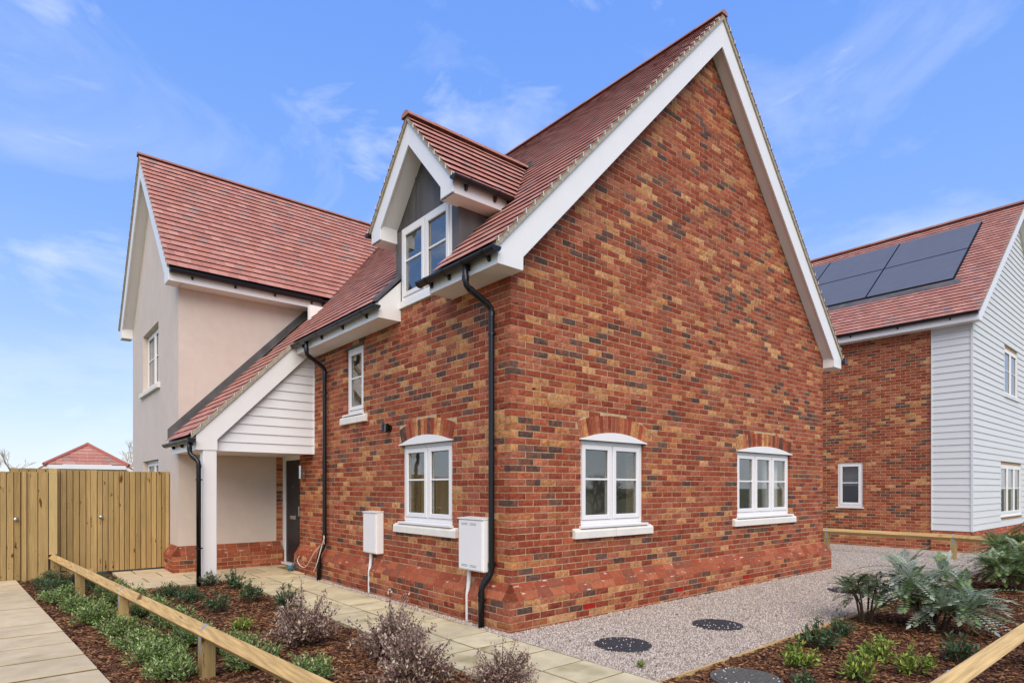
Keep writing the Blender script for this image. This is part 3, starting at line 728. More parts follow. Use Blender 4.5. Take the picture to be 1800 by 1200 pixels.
# gable barge boards (left run, right run) : top .03 below tile plane
BT, BB = -.06, -.45
for sgn in (-1, 1):
    xo = RX+sgn*(RX+.335); xin = RX+sgn*(RX-.0)
    pl = [(RX+sgn*.002, RZ+BT), (RX+sgn*.002, RZ+BB), (xin, roofz(xin)+BB), (xin, 3.79), (xo, 3.79), (xo, roofz(xo)+BT)]
    barge(pl, GXZ, yb, yb+.025)
    # joint cover strips
    for x in ((RX+sgn*.55), (xin-sgn*.0)):
        mb = MB(); e = .004
        mb.prism([(x-.004, roofz(x)+BT-.01), (x-.004, (roofz(x)+BB) if abs(x-xin) > .1 else 3.80), (x+.004, (roofz(x)+BB) if abs(x-xin) > .1 else 3.80), (x+.004, roofz(x)+BT-.01)], GXZ, yb-.002, yb)
        mb.build('joint_strip', 'soffit_white', house)
    # sloping soffit under the verge
    xe = RX+sgn*(RX+.0)
    MB().prism([(RX+sgn*.02, RZ+BB+.03), (RX+sgn*.02, RZ+BB+.045), (xe, roofz(xe)+BB+.045), (xe, roofz(xe)+BB+.03)], GXZ, yb+.025, .0).build('soffit', 'soffit_white', house)
    # inner return of the box end
    xa, xb_ = sorted((xin, xin+sgn*.012))
    bx('box_end', (xa, yb+.025, 3.79), (xb_, -.002, roofz(xin)+BB+.05), 'upvc', house)
    # box bottom
    xa, xb_ = sorted((xo, xin)); bx('soffit', (xa+.002, yb+.026, 3.792), (xb_-.002, -.004, 3.80), 'soffit_white', house)
# eaves on entrance side
for (y0, y1) in ((yb+.025, 1.06), (2.34, 5.30)):
    bx('fascia', (-.335, y0, 3.79), (-.318, y1, 4.0), 'upvc', house); bx('soffit', (-.317, y0, 3.793), (-.004, y1, 3.803), 'soffit_white', house)
for y, s in ((1.06, 1), (2.34, -1)):
    MB().prism([(-.335, 3.79), (-.0, 3.79), (-.0, 4.33), (-.335, 4.0)], lambda u, v, w: (u, w, v), y, y+s*.014).build('box_end', 'upvc', house)
bx('fascia', (8.06, yb, 3.79), (8.075, 11.8, 4.0), 'upvc', house); bx('soffit', (7.75, yb+.03, 3.793), (8.06, 11.8, 3.803), 'soffit_white', house)
# board under the dormer window
bx('sill_board', (-.03, 1.06, 3.955), (.0, 2.34, 4.04), 'upvc', house)
# ---- roof decks (below the tiles)
dk = MB()
def deck(y0, y1, x0, x1):
    dk.hexa([(x0, y0, roofz(x0)-.06), (x1, y0, roofz(x1)-.06), (x1, y1, roofz(x1)-.06), (x0, y1, roofz(x0)-.06), (x0, y0, roofz(x0)-.004), (x1, y0, roofz(x1)-.004), (x1, y1, roofz(x1)-.004), (x0, y1, roofz(x0)-.004)])
deck(yb+.0, .97, -.36, RX); deck(.97, 2.44, .95, RX); deck(2.44, 5.26, -.36, RX); deck(5.26, 7.0, -1.93, RX); deck(7.0, 11.9, .4, RX); deck(yb, 11.9, RX, 8.1)
def wdeck(ya, yb_, x0, x1):
    dk.hexa([(x0, ya, wz(ya)-.06), (x1, ya, wz(ya)-.06), (x1, yb_, wz(yb_)-.06), (x0, yb_, wz(yb_)-.06), (x0, ya, wz(ya)-.004), (x1, ya, wz(ya)-.004), (x1, yb_, wz(yb_)-.004), (x0, yb_, wz(yb_)-.004)])
wdeck(6.64, WRY, -1.99, .7); wdeck(7.4, WRY, .7, 3.6); wdeck(WRY, 12.22, -1.99, 3.6)
roof = dk.build('roof', 'panel_frame', house, origin=(2, 3, 4))
# ---- tiles
tiles = []; MST = (.030, .0175)
XE = -.385; PX = -1.97
zE = roofz(XE)
hole_d = lambda a, b: (.72 < a < 2.69) and (b*cosm+XE < (5.12-roofz(XE))/SL) and False
# dormer intersections: dormer tile plane z = DRZ-DSL|y-DY|
DY, DRZ, DSL = 1.707, 6.17, 1.11
def under_dormer(y, x):
    zd = DRZ-DSL*abs(y-DY)
    if abs(y-DY) < .735: return roofz(x) < max(zd, 5.3) and x < 1.75
    return abs(y-DY) < .99 and roofz(x) < zd and roofz(x) > 4.95 and x > .55 and x < 1.75
def under_wing(y, x): return y > 6.66 and roofz(x) < wz(y)
bd = (cosm, 0, sinm); bn = (-cosm, 0, sinm)
# main front slope above the eave (y from verge to porch), porch catslide, remainder
bt = (RX-XE)/cosm-.03
tiles += tile_plane((XE, 0, zE), (0, 1, 0), bd, yb-.03, 5.26, bt, st=MST, holes=[lambda a, b: under_dormer(a, XE+b*cosm)])
zP = roofz(PX); n_rows = int(math.ceil((XE-PX)/cosm/.178))
btP = (RX-PX)/cosm-.03
# porch run: same plane, begun lower so that the courses line up
P_b0 = -(n_rows)*.178*cosm; XP = XE+P_b0; zP = roofz(XP)
tiles += tile_plane((XP, 0, zP), (0, 1, 0), bd, 5.26, 6.985, n_rows*.178-.005, st=MST)
tiles += tile_plane((XE, 0, zE), (0, 1, 0), bd, 5.26, 6.985, bt, st=MST, holes=[lambda a, b: under_wing(a, XE+b*cosm)])
# beyond the wing wall: clipped along the valley
zv = lambda y: wz(y)
# valley line in (a,b): roofz(XE)+b*sinm >= wz(y)  ->  -b*sinm + WSL*a <= roofz(XE) - WRZ + WSL*WRY ...
tiles += tile_plane((XE, 0, zE), (0, 1, 0), bd, 6.985, WRY, bt, st=MST, planes=[(WSL, -sinm, zE-WRZ+WSL*WRY-.02)])
tiles += tile_plane((XE, 0, zE), (0, 1, 0), bd, WRY, 11.9, bt, st=MST, planes=[(-WSL, -sinm, zE-WRZ-WSL*WRY-.02)])
tiles += tile_plane((2*RX-XE, 0, zE), (0, 1, 0), bn, yb-.03, 11.9, bt, tw=.33)
# wing slopes, clipped by the main plane:  wz(y) >= roofz(x)
cw = 1/math.sqrt(1+WSL*WSL); sw = WSL*cw; YE = 6.615; zW = wz(YE); btw = (WRY-YE)/cw-.03
tiles += tile_plane((0, YE, zW), (1, 0, 0), (0, cw, sw), -2.03, 3.9, btw, planes=[(SL, -sw, zW-RZ+SL*RX-.02)])
tiles += tile_plane((0, 2*WRY-YE, zW), (1, 0, 0), (0, -cw, sw), -2.03, 3.9, btw, planes=[(SL, -sw, zW-RZ+SL*RX-.02)], tw=.33)
# dormer slopes
dn = 1/math.sqrt(1+DSL*DSL); sD = DSL*dn; YD = .66; zD = DRZ-DSL*(DY-YD); btd = (DY-YD)/dn-.02
dorm_clip = [(SL, -sD, zD-RZ+SL*RX-.015)]
tiles += tile_plane((0, YD, zD), (1, 0, 0), (0, dn, sD), -.28, 2, btd, planes=dorm_clip)
tiles += tile_plane((0, 2*DY-YD, zD), (1, 0, 0), (0, -dn, sD), -.28, 2, btd, planes=dorm_clip)
split_tiles(tiles, roof, house)
# valley strips
def valley(p, q, w=.05):
    p, q = Vector(p), Vector(q); MB().tube([p, q], .018, 6).build('valley_strip', 'lead', house)
xv = lambda y: RX-(RZ-wz(y))/SL
valley((xv(6.62), 6.62, wz(6.62)+.012), (xv(9.40), 9.40, wz(9.40)+.012))
xd = lambda y: RX-(RZ-(DRZ-DSL*abs(y-DY)))/SL
for e in (YD, 2*DY-YD): valley((xd(e), e, zD+.01), (xd(DY), DY, DRZ+.01))
# ridges
ridge((RX, yb-.04, RZ+.02), (RX, 11.9, RZ+.02), .08, roof)
ridge((-2.05, WRY, WRZ+.02), (RX-.15, WRY, WRZ+.02), .085, roof)
ridge((-.30, DY, DRZ+.03), (xd(DY)+.02, DY, DRZ+.03), .09, roof)
bx('lead_saddle', (xd(DY)-.02, DY-.14, DRZ-.0), (xd(DY)+.16, DY+.14, DRZ+.09), 'lead', house)
# ---- verge mortar and clips
def verge(pts, w0, w1, fn):
    MB().prism(pts, fn, w0, w1).build('verge_mortar', 'verge_mortar', house)
for sgn in (-1, 1):
    xo = RX+sgn*(RX+.37)
    verge([(RX, RZ+BT), (xo, roofz(xo)+BT), (xo, roofz(xo)+.022), (RX, RZ+.022)], yb-.022, yb+.05, GXZ)
    for i in range(34):
        b = (i+.25)*.178; x = XE+b*cosm
        if x > RX-.1: break
        xx = x if sgn < 0 else 2*RX-x
        verge_clip((xx, yb-.024, roofz(xx)+.03), (0, -1, 0), house)
# ---- wing barges and eaves
xb = -2.0; WXZ = lambda u, v, w: (w, u, v)
for sgn in (-1, 1):
    yo = WRY+sgn*(WRY-6.665); yi = WRY+sgn*(WRY-7.0)
    barge([(WRY+sgn*.002, WRZ+BT), (WRY+sgn*.002, WRZ+BB), (yi, wz(yi)+BB), (yi, WEAVE), (yo, WEAVE), (yo, wz(yo)+BT)], WXZ, xb, xb+.025)
    MB().prism([(WRY+sgn*.02, WRZ+BB+.03), (WRY+sgn*.02, WRZ+BB+.045), (yi, wz(yi)+BB+.045), (yi, wz(yi)+BB+.03)], WXZ, xb+.025, -1.78).build('soffit', 'soffit_white', house)
    a, b = sorted((yi, yi+sgn*.012)); bx('box_end', (xb+.025, a, WEAVE), (-1.782, b, wz(yi)+BB+.05), 'upvc', house)
    a, b = sorted((yo, yi)); bx('soffit', (xb+.026, a+.002, WEAVE+.002), (-1.785, b-.002, WEAVE+.01), 'soffit_white', house)
    verge([(WRY, WRZ+BT), (yo-0*sgn, wz(yo)+BT), (yo, wz(yo)+.022), (WRY, WRZ+.022)], xb-.02, xb+.05, WXZ)
    for i in range(22):
        y = WRY+sgn*(WRY-YE-(i+.25)*.178*cw)
        if abs(y-WRY) < .1: break
        verge_clip((xb-.022, y, wz(y)+.03), (-1, 0, 0), house)
bx('fascia', (xb+.026, 6.665, WEAVE), (.70, 6.682, WEAVE+.2), 'upvc', house); bx('soffit', (-1.776, 6.684, WEAVE+.003), (.75, 6.998, WEAVE+.012), 'soffit_white', house)
gutter((-1.985, 6.60, WEAVE+.175), (.84, 6.60, WEAVE+.165), house, 4, out=(0, -1, 0))
# lead apron where the catslide meets the wing wall
lf = MB()
x0, x1 = -1.95, .70
lf.hexa([(x0, 6.985, roofz(x0)+.03), (x1, 6.985, roofz(x1)+.03), (x1, 6.998, roofz(x1)+.03), (x0, 6.998, roofz(x0)+.03), (x0, 6.985, roofz(x0)+.20), (x1, 6.985, roofz(x1)+.20), (x1, 6.998, roofz(x1)+.20), (x0, 6.998, roofz(x0)+.20)])
lf.hexa([(x0-.0, 6.86, roofz(x0)+.036), (x1, 6.86, roofz(x1)+.036), (x1, 6.985, roofz(x1)+.036), (x0, 6.985, roofz(x0)+.036), (x0, 6.86, roofz(x0)+.044), (x1, 6.86, roofz(x1)+.044), (x1, 6.985, roofz(x1)+.05), (x0, 6.985, roofz(x0)+.05)])
lf.build('lead_flashing', 'lead', house)
# ---- porch
PYB = 5.25
barge([(-.335, roofz(-.335)+BT), (-.335, 3.79), (-.15, 3.80), (-.15, roofz(-.15)+BB), (-1.58, roofz(-1.58)+BB), (-1.58, 2.11), (-1.885, 2.11), (-1.885, roofz(-1.885)+BT)], GXZ, PYB, PYB+.025)
bx('box_end', (-1.59, PYB+.026, 2.112), (-1.58, 5.36, 2.24), 'upvc', house)
verge([(-.30, roofz(-.30)+BT), (-1.95, roofz(-1.95)+BT), (-1.95, roofz(-1.95)+.022), (-.30, roofz(-.30)+.022)], PYB-.025, PYB+.05, GXZ)
for i in range(10): 
    x = XP+(i+.25)*.178*cosm
    if x < -.4: verge_clip((x, PYB-.026, roofz(x)+.03), (0, -1, 0), house)
for i in range(12):                                   # horizontal cladding boards in the porch gable
    z0 = 2.11+i*.15; z1 = z0+.15
    zr = lambda x: roofz(x)+BB+.09
    xa0 = max(-1.57, RX-(RZ+BB+.09-z0)/SL); xa1 = max(-1.57, RX-(RZ+BB+.09-z1)/SL)
    if xa0 > -.06: break
    xa1 = min(xa1, -.02)
    MB().hexa([(xa0, 5.330, z0), (-.002, 5.330, z0), (-.002, 5.37, z0), (xa0, 5.37, z0), (xa1, 5.346, z1-.004), (-.002, 5.346, z1-.004), (-.002, 5.37, z1-.004), (xa1, 5.37, z1-.004)]).build('cladding_board', 'cladding_white', house)
bx('corner_trim', (-.004, 5.31, 2.108), (.008, 5.36, 3.75), 'cladding_white', house)
bx('porch_ceiling', (-1.88, 5.375, 2.12), (.1, 6.99, 2.135), 'soffit_white', house)
bx('porch_fascia', (-1.885, PYB+.026, 2.11), (-1.868, 6.99, 2.38), 'upvc', house)
po = bx('porch_post', (-1.785, 5.262, .05), (-1.585, 5.46, 2.118), 'upvc', house, bevel=.012)
# door
dr = MB(); dfr = .07
fr_x0, fr_x1 = .04, .12
for a, b in (((fr_x0, 6.01, .10), (fr_x1, 6.07, 2.12)), ((fr_x0, 6.88, .10), (fr_x1, 6.99, 2.12)), ((fr_x0, 6.07, 2.05), (fr_x1, 6.88, 2.12)), ((fr_x0-.06, 6.02, .06), (fr_x1, 6.98, .10))): dr.box(a, b)
dfo = dr.build('door_frame', 'upvc', house, bevel=.004)
do = bx('door', (.07, 6.07, .10), (.115, 6.88, 2.05), 'door', house, bevel=.004)
bx('letter_plate', (.055, 6.36, .93), (.071, 6.64, 1.0), 'chrome', do, bevel=.003)
MB().tube([(.05, 6.16, 1.0), (.05, 6.16, 1.18)], .012, 8).build('handle', 'chrome', do)
MB().tube([(.06, 6.5, 1.55), (.071, 6.5, 1.55)], .012, 10).build('spyhole', 'chrome', do)
for i, (a, b) in enumerate(((.25, .8), (1.1, 1.95))): bx('door_panel', (.066, 6.2, a), (.071, 6.8, b), 'door', do, bevel=.002)
bx('inner_wall', (.12, 5.9, .0), (.3, 7.1, 4.4), 'room', house)
bx('lintel_wall', (.0, 6.0, 2.125), (.12, 7.0, 4.0), 'mortar', house)
# ---- dormer
dor = MB()
dor.box((.012, .965, 3.9), (.10, 1.10, 5.05)); dor.box((.012, 2.31, 3.9), (.10, 2.445, 5.05))
hD = lambda y: DRZ-.08-DSL*abs(y-DY)
dor.prism([(.965, 5.03), (2.445, 5.03), (2.445, hD(2.445)), (DY, hD(DY)), (.965, hD(.965))], lambda u, v, w: (w, u, v), .012, .10)
dormer = dor.build('dormer', 'lead', house)
for y0, y1 in ((.955, .967), (2.443, 2.455)):            # lead cheeks
    MB().prism([(.0, 4.36), (.95, 5.34), (0.0, 5.34)], lambda u, v, w: (u, w, v), y0, y1).build('lead_cheek', 'lead', dormer)
for y in (1.35, 1.95):                                 # welted seams
    bx('lead_seam', (.002, y-.006, 5.03), (.013, y+.006, hD(y)-.1), 'lead', dormer)
bx('lead_seam', (-.002, .975, 4.35), (.012, .99, 5.0), 'lead', dormer)
for (y0, y1) in ((.965, 1.10), (2.31, 2.445)): bx('lead_panel', (.0, y0+.002, 4.2), (.0125, y1-.002, 5.028), 'lead', dormer)
window(F, 1.105, 2.305, 4.045, 5.03, 2, house, rec=.0, cill=False, label='dormer window above the eaves')
for e, s in ((YD+.06, -1), (2*DY-YD-.06, 1)):              # eaves boxes
    yo, yi = e, e-s*.255; a, b = sorted((yo, yi)); xend = RX-(RZ-4.98)/SL+.02
    dbz = 4.875
    mb = MB(); mb.box((-.25, a, dbz), (xend-.12, b, dbz+.012)); mb.build('soffit', 'soffit_white', dormer)
    a2, b2 = sorted((yo, yo-s*.015)); bx('fascia', (-.226, a2, dbz+.0125), (xend-.06, b2, dbz+.17), 'upvc', dormer)
    a3, b3 = sorted((yi, yi-s*.012)); bx('box_end', (-.226, a3, dbz), (.0, b3, dbz+.2), 'upvc', dormer)
    gy = yo+s*.062; gutter((-.29, gy, dbz+.165), (xend-.04, gy, dbz+.16), dormer, 2, r=.052, out=(0, s, 0))
DB = -.33
for sgn in (-1, 1):
    yo = DY+sgn*(DY-YD-.06); yi = yo-sgn*.255; zf = lambda y: DRZ-DSL*abs(y-DY)
    MB().prism([(DY+sgn*.001, DRZ-.03), (DY+sgn*.001, DRZ+DB), (yi, zf(yi)+DB), (yi, 4.875), (yo, 4.875), (yo, zf(yo)-.03)], WXZ, -.25, -.227).build('barge_board', 'upvc', dormer, bevel=.003)
    MB().prism([(DY+sgn*.01, DRZ+DB+.025), (DY+sgn*.01, DRZ+DB+.04), (yi, zf(yi)+DB+.04), (yi, zf(yi)+DB+.025)], WXZ, -.226, .011).build('soffit', 'soffit_white', dormer)
    MB().prism([(DY, DRZ-.03), (yo+sgn*.03, zf(yo+sgn*.03)-.03), (yo+sgn*.03, zf(yo+sgn*.03)+.02), (DY, DRZ+.02)], WXZ, -.275, -.2).build('verge_mortar', 'verge_mortar', dormer)
    for i in range(8):
        y = DY+sgn*(DY-YD-(i+.25)*.178*dn)
        if abs(y-DY) > .08: verge_clip((-.277, y, zf(y)+.03), (-1, 0, 0), dormer)
# lead apron beside the dormer on the left eave
MB().hexa([(-.36, 2.31, 4.0), (.1, 2.31, 4.48), (.1, 2.46, 4.50), (-.36, 2.46, 4.02), (-.36, 2.31, 4.05), (.1, 2.31, 4.53), (.1, 2.46, 4.54), (-.36, 2.46, 4.07)]).build('lead_flashing', 'lead', house)
# ---- rainwater goods
gutter((-.398, -.25, 3.935), (-.398, 1.19, 3.935), house, 4); gutter((-.398, 2.27, 3.935), (-.398, 5.30, 3.93), house, 4)
gutter((-1.965, 5.16, 2.275), (-1.965, 7.05, 2.28), house, 3)
MB().tube([(8.13, -.26, 3.935), (8.13, 3, 3.935)], .055, 10).build('gutter', 'black_pvc', house)
downpipe([(-.398, .27, 3.90), (-.398, .27, 3.67), (-.075, .235, 3.49), (-.075, .235, .60), (-.165, .30, .44), (-.165, .30, -.02)], house, (3.2, 1.96, .70, .30))
downpipe([(-.398, 4.66, 3.90), (-.398, 4.66, 3.68), (-.075, 4.70, 3.50), (-.075, 4.70, .60), (-.165, 4.72, .42), (-.165, 4.72, .0)], house, (3.1, 1.95, .75, .25))
downpipe([(-1.965, 5.30, 2.24), (-1.965, 5.30, 2.05), (-1.86, 5.20, 1.93), (-1.86, 5.20, .02)], house, (1.65, .60), arm=(.8, .6, 0))
# ---- meter boxes, lights, cable
def meter(y0, y1, z0, z1, d, cy):
    m = bx('meter_box', (-d, y0, z0), (-.002, y1, z1), 'upvc', house, bevel=.012)
    bx('meter_box_door', (-d-.012, y0+.012, z0+.014), (-d-.0005, y1-.012, z1-.02), 'upvc', m, bevel=.006)
    mb = MB()
    for z in (z0+.05, z0+.065, z1-.05, z1-.065):
        for q in (.25, .6): mb.box((-d-.0135, y0+(y1-y0)*q, z-.003), (-d-.0122, y0+(y1-y0)*(q+.25), z+.003))
    if y0 < 1: mb.build('vent_slot', 'galv', m)
    MB().prism([(-d-.02, z1-.004), (-.002, z1+.006), (-.002, z1+.018), (-d-.02, z1+.008)], lambda u, v, w: (u, w, v), y0-.006, y1+.006).build('meter_box_cap', 'upvc', m)
    MB().tube([(-.05, cy, z0), (-.055, cy, .45), (-.075, cy, .30), (-.075, cy, -.03)], .024, 10).build('conduit', 'white_conduit', m)
meter(2.80, 3.20, .585, 1.175, .12, 3.10); meter(.27, .73, .60, 1.18, .16, .68)
lp = MB().tube([(-.001, 2.62, 2.36), (-.03, 2.62, 2.36)], .05, 14); lp.tube([(-.03, 2.62, 2.36), (-.075, 2.62, 2.36)], .022, 10); lp.tube([(-.075, 2.62, 2.42), (-.085, 2.62, 2.30)], [.045, .05], 14)
lp.build('wall_lamp', 'black_pvc', house)
lm = MB().box((-.03, 5.70, 1.68), (-.002, 5.76, 1.86)); lm.tube([(-.085, 5.73, 1.69), (-.085, 5.73, 1.92)], .032, 12); lm.tube([(-.085, 5.73, 1.78), (-.02, 5.73, 1.78)], .012, 8)
lm.build('porch_lamp', 'chrome', house)
cab = [(-.10, 4.66, .60), (-.14, 4.58, .74), (-.16, 4.52, .70), (-.17, 4.60, .56), (-.2, 4.62, .42), (-.215, 4.68, .28), (-.22, 4.80, .14)]
def smooth(pts, n=6):
    P = [Vector(p) for p in pts]; P = [P[0]]+P+[P[-1]]; out = []
    for i in range(1, len(P)-2):
        for k in range(n):
            t_ = k/n; a, b, c, d = P[i-1:i+3]
            out.append(.5*((2*b)+(-a+c)*t_+(2*a-5*b+4*c-d)*t_*t_+(-a+3*b-3*c+d)*t_**3))
    return out+[P[-2]]
cb = MB().tube(smooth(cab), .007, 6); cb.tube(smooth([(-.12, 4.80, .56), (-.15, 5.0, .40), (-.17, 5.25, .18), (-.17, 5.5, .16), (-.16, 5.68, .24), (-.15, 5.62, .32)]), .007, 6)
tag(cb.build('loose_cable', 'cable', None), 'loose white cable looped round the black downpipe near the front door', 'cable')
sc = MB()
for i in range(9):
    a = Vector((-.2+random.uniform(-.07, .07), 5.86+random.uniform(-.1, .1), .06+random.uniform(0, .03))); d = Vector((random.uniform(-.08, .08), random.uniform(-.1, .1), random.uniform(.0, .07)))
    sc.tube([a, a+d*.5+Vector((0, 0, .02)), a+d], [.02, .03, .016], 6)
tag(sc.build('plastic_scrap', 'blue_scrap', None), 'crumpled blue plastic scrap on the paving by the front door', 'scrap')
# curtain and plant pot inside the three light window
cu = MB(); K = 26
vs = [(5.86+.5*i/K, .22+.025*math.sin(i*1.5)+.012*math.sin(i*.7), z) for z in (1.0, 2.2) for i in range(K+1)]
cu.add(vs, [(i, i+1, K+2+i, K+1+i) for i in range(K)]); tag(cu.build('curtain', 'curtain', None, smooth=True), 'white curtain hanging behind the three light window', 'curtain')

# ================================================================== neighbouring house
nb = empty('clad_house', (13.3, -1.07, 0), 'neighbouring house with brick side, pale grey boarding and solar panels', 'house')
NSL = .8; NEX = 13.0; NRX = 17.9; NEZ = 5.62; nz_ = lambda x: NEZ+NSL*(x-NEX) if x < NRX else NEZ+NSL*(2*NRX-NEX-x)
NW = Opening(1.29, 1.92, 1.02, 2.21)
nw = wall_solid(MB(), NF, [-.25, 9], -.1, lambda s: 5.45, [NW], -.3, -.006, .006); nwall = nw.build('brick_wall', 'mortar', nb, origin=(13.3, 2, 0))
nbr = lay(NF, -.26, 5.2, -.05, 76, [NW], 0, k=8, hi_f=lambda z: 5.2, corner=False, zmax=5.45)
window(NF, 1.29, 1.92, 1.02, 2.21, 1, nb, rec=.03, label='small window low in the brick side wall')
NU = Opening(16.5, 18.1, 4.02, 5.32); NLw = Opening(16.1, 18.6, .78, 2.15)
ng = wall_solid(MB(), NG, [13.32, NRX, 22.5], -.1, lambda s: nz_(s)-.15, [NU, NLw], -.3, -.03); ng.build('gable_wall', 'mortar', nb, origin=(18, -1, 0))
bx('side_wall_backing', (13.33, -1.05, .45), (13.5, -.27, 5.45), 'cladding_grey', nb)
window(NG, 16.5, 18.1, 4.02, 5.32, 2, nb, rec=.02, label='upper window in the pale grey boarding'); window(NG, 16.1, 18.6, .78, 2.15, 3, nb, rec=.02, label='lower window in the pale grey boarding')
bo = .159
for i in range(70):
    z0 = .49+i*bo; z1 = z0+bo
    if z1 < 5.5:
        MB().hexa([NF(-1.055, .022, z0), NF(-.285, .022, z0), NF(-.285, -.03, z0), NF(-1.055, -.03, z0), NF(-1.055, .004, z1), NF(-.285, .004, z1), NF(-.285, -.03, z1), NF(-1.055, -.03, z1)]).build('cladding_board', 'cladding_grey', nb)
    xa = 13.31; xb_ = 22.0
    if z1 > nz_(13.31)-.2: xa = NEX+(z1+.2-NEZ)/NSL; xb_ = 2*NRX-xa
    if xa > NRX-.2: break
    spans = [(xa, xb_)]
    for op in (NU, NLw):
        if z1 > op.z0+.02 and z0 < op.z1-.02: spans = [q for (a, b) in spans for q in ((a, min(b, op.s0)), (max(a, op.s1), b)) if q[1]-q[0] > .02]
    for (a, b) in spans:
        MB().hexa([NG(a, .022, z0), NG(b, .022, z0), NG(b, -.028, z0), NG(a, -.028, z0), NG(a, .004, z1), NG(b, .004, z1), NG(b, -.028, z1), NG(a, -.028, z1)]).build('cladding_board', 'cladding_grey', nb)
bx('corner_trim', (13.268, -1.10, .485), (13.31, -1.056, 5.46), 'cladding_grey', nb); bx('edge_trim', (13.27, -.285, .485), (13.30, -.262, 5.46), 'cladding_grey', nb)
npl = MB(); npl.box((13.226, -1.144, -.1), (22, -1.06, .32)); npl.box((13.226, -1.06, -.1), (13.32, -.27, .32))
npo = npl.build('plinth', 'mortar', nb)
nbr = [b for b in nbr if not False]
nbr += lay(NG, 13.22, 22, -.05, 5, [], 0, out=.08, k=9, hi_f=lambda z: 22); nbr += lay(NF, -1.15, -.27, -.05, 5, [], 1, out=.08, k=9, hi_f=lambda z: -.27)
chamfer(NG, 13.3, 22, True, False, npo, rows=((.08, .04, .33, .405), (.04, .002, .411, .485))); chamfer(NF, -1.07, -.27, True, False, npo, rows=((.08, .04, .33, .405), (.04, .002, .411, .485)))
split_bricks(nbr, lambda fr: nwall, nb)
nr = MB(); nr.box((13.65, -.7, 2.45), (22, 8, 2.6)); nr.box((15.2, -.7, 0), (15.3, 8, 2.5)); nr.box((13.65, 3, 0), (22, 3.1, 5.4)); nr.box((22, -1, 0), (22.3, 8, 5.4)); nr.build('room_lining', 'room', nb)
bl = None
for (a, b, z0_, z1_, frm) in ((1.36, 1.85, 1.6, 2.15, NF), (16.2, 17.2, 1.2, 2.1, NG)):
    bl = MB()
    for i in range(int((z1_-z0_)/.045)): fbox(bl, frm, a, b, -.20, -.165, z0_+i*.045, z0_+i*.045+.012)
    fbox(bl, frm, a, b, -.2, -.16, z1_, z1_+.04)
    tag(bl.build('window_blind', 'curtain', None), 'white slatted blind behind the '+('small brick side window' if frm is NF else 'lower window of the boarded gable'), 'blind')
# roof
nd = MB(); 
nd.prism([(NEX, NEZ-.06), (NRX, nz_(NRX)-.06), (2*NRX-NEX, NEZ-.06), (2*NRX-NEX, NEZ-.004), (NRX, nz_(NRX)-.004), (NEX, NEZ-.004)], GXZ, -1.27, 8)
nroof = nd.build('roof', 'panel_frame', nb)
cn_ = 1/math.sqrt(1+NSL*NSL); sn_ = NSL*cn_; bq = (NRX-NEX)/cn_-.03
tl = tile_plane((NEX-.04, 0, NEZ-.032), (0, 1, 0), (cn_, 0, sn_), -1.30, 8, bq+.04, tw=.165)
tl += tile_plane((2*NRX-NEX+.04, 0, NEZ-.032), (0, 1, 0), (-cn_, 0, sn_), -1.30, 8, bq+.04, tw=.66)
split_tiles(tl, nroof, nb); ridge((NRX, -1.32, nz_(NRX)+.04), (NRX, 8, nz_(NRX)+.04), .11, nroof)
def nbarge(s, a, b): pass
for sgn in (-1, 1):
    xo = NRX+sgn*(NRX-NEX)
    MB().prism([(NRX+sgn*.001, nz_(NRX)-.035), (NRX+sgn*.001, nz_(NRX)-.35), (xo-sgn*.3, nz_(xo-sgn*.3)-.35), (xo-sgn*.3, 5.40), (xo, 5.40), (xo, nz_(xo)-.035)], GXZ, -1.275, -1.25).build('barge_board', 'upvc', nb)
    MB().prism([(NRX, nz_(NRX)-.03), (xo, nz_(xo)-.03), (xo, nz_(xo)+.02), (NRX, nz_(NRX)+.02)], GXZ, -1.295, -1.2).build('verge_mortar', 'verge_mortar', nb)
    MB().prism([(NRX, nz_(NRX)-.33), (xo-sgn*.3, nz_(xo-sgn*.3)-.33), (xo-sgn*.3, nz_(xo-sgn*.3)-.32), (NRX, nz_(NRX)-.32)], GXZ, -1.25, -1.07).build('soffit', 'soffit_white', nb)
for i in range(30):
    x = NEX+(i+.25)*.178*cn_
    if x < NRX-.1: verge_clip((x, -1.297, nz_(x)+.03), (0, -1, 0), nb)
bx('fascia', (NEX, -1.25, 5.40), (NEX+.016, 8, 5.62), 'upvc', nb); bx('soffit', (NEX+.016, -1.249, 5.402), (13.3, 8, 5.412), 'soffit_white', nb)
gutter((NEX-.06, -1.27, 5.59), (NEX-.06, 7.5, 5.59), nb, 8)
# solar panels let into the roof
def onroof(x, h): return (x-sn_*h, nz_(x)+cn_*h)
for (y0, y1) in ((-.42, 1.625), (1.645, 3.69), (3.71, 5.76)):
    for (x0, x1) in ((14.52, 15.93), (15.95, 17.36)):
        def P(x, y, h): q = onroof(x, h); return (q[0], y, q[1])
        fm = MB().hexa([P(x0, y0, .02), P(x1, y0, .02), P(x1, y1, .02), P(x0, y1, .02), P(x0, y0, .075), P(x1, y0, .075), P(x1, y1, .075), P(x0, y1, .075)]).build('solar_panel', 'panel_frame', nb)
        MB().hexa([P(x0+.012, y0+.015, .07), P(x1-.012, y0+.015, .07), P(x1-.012, y1-.015, .07), P(x0+.012, y1-.015, .07), P(x0+.012, y0+.015, .079), P(x1-.012, y0+.015, .079), P(x1-.012, y1-.015, .079), P(x0+.012, y1-.015, .079)]).build('panel_glass', 'panel', fm)
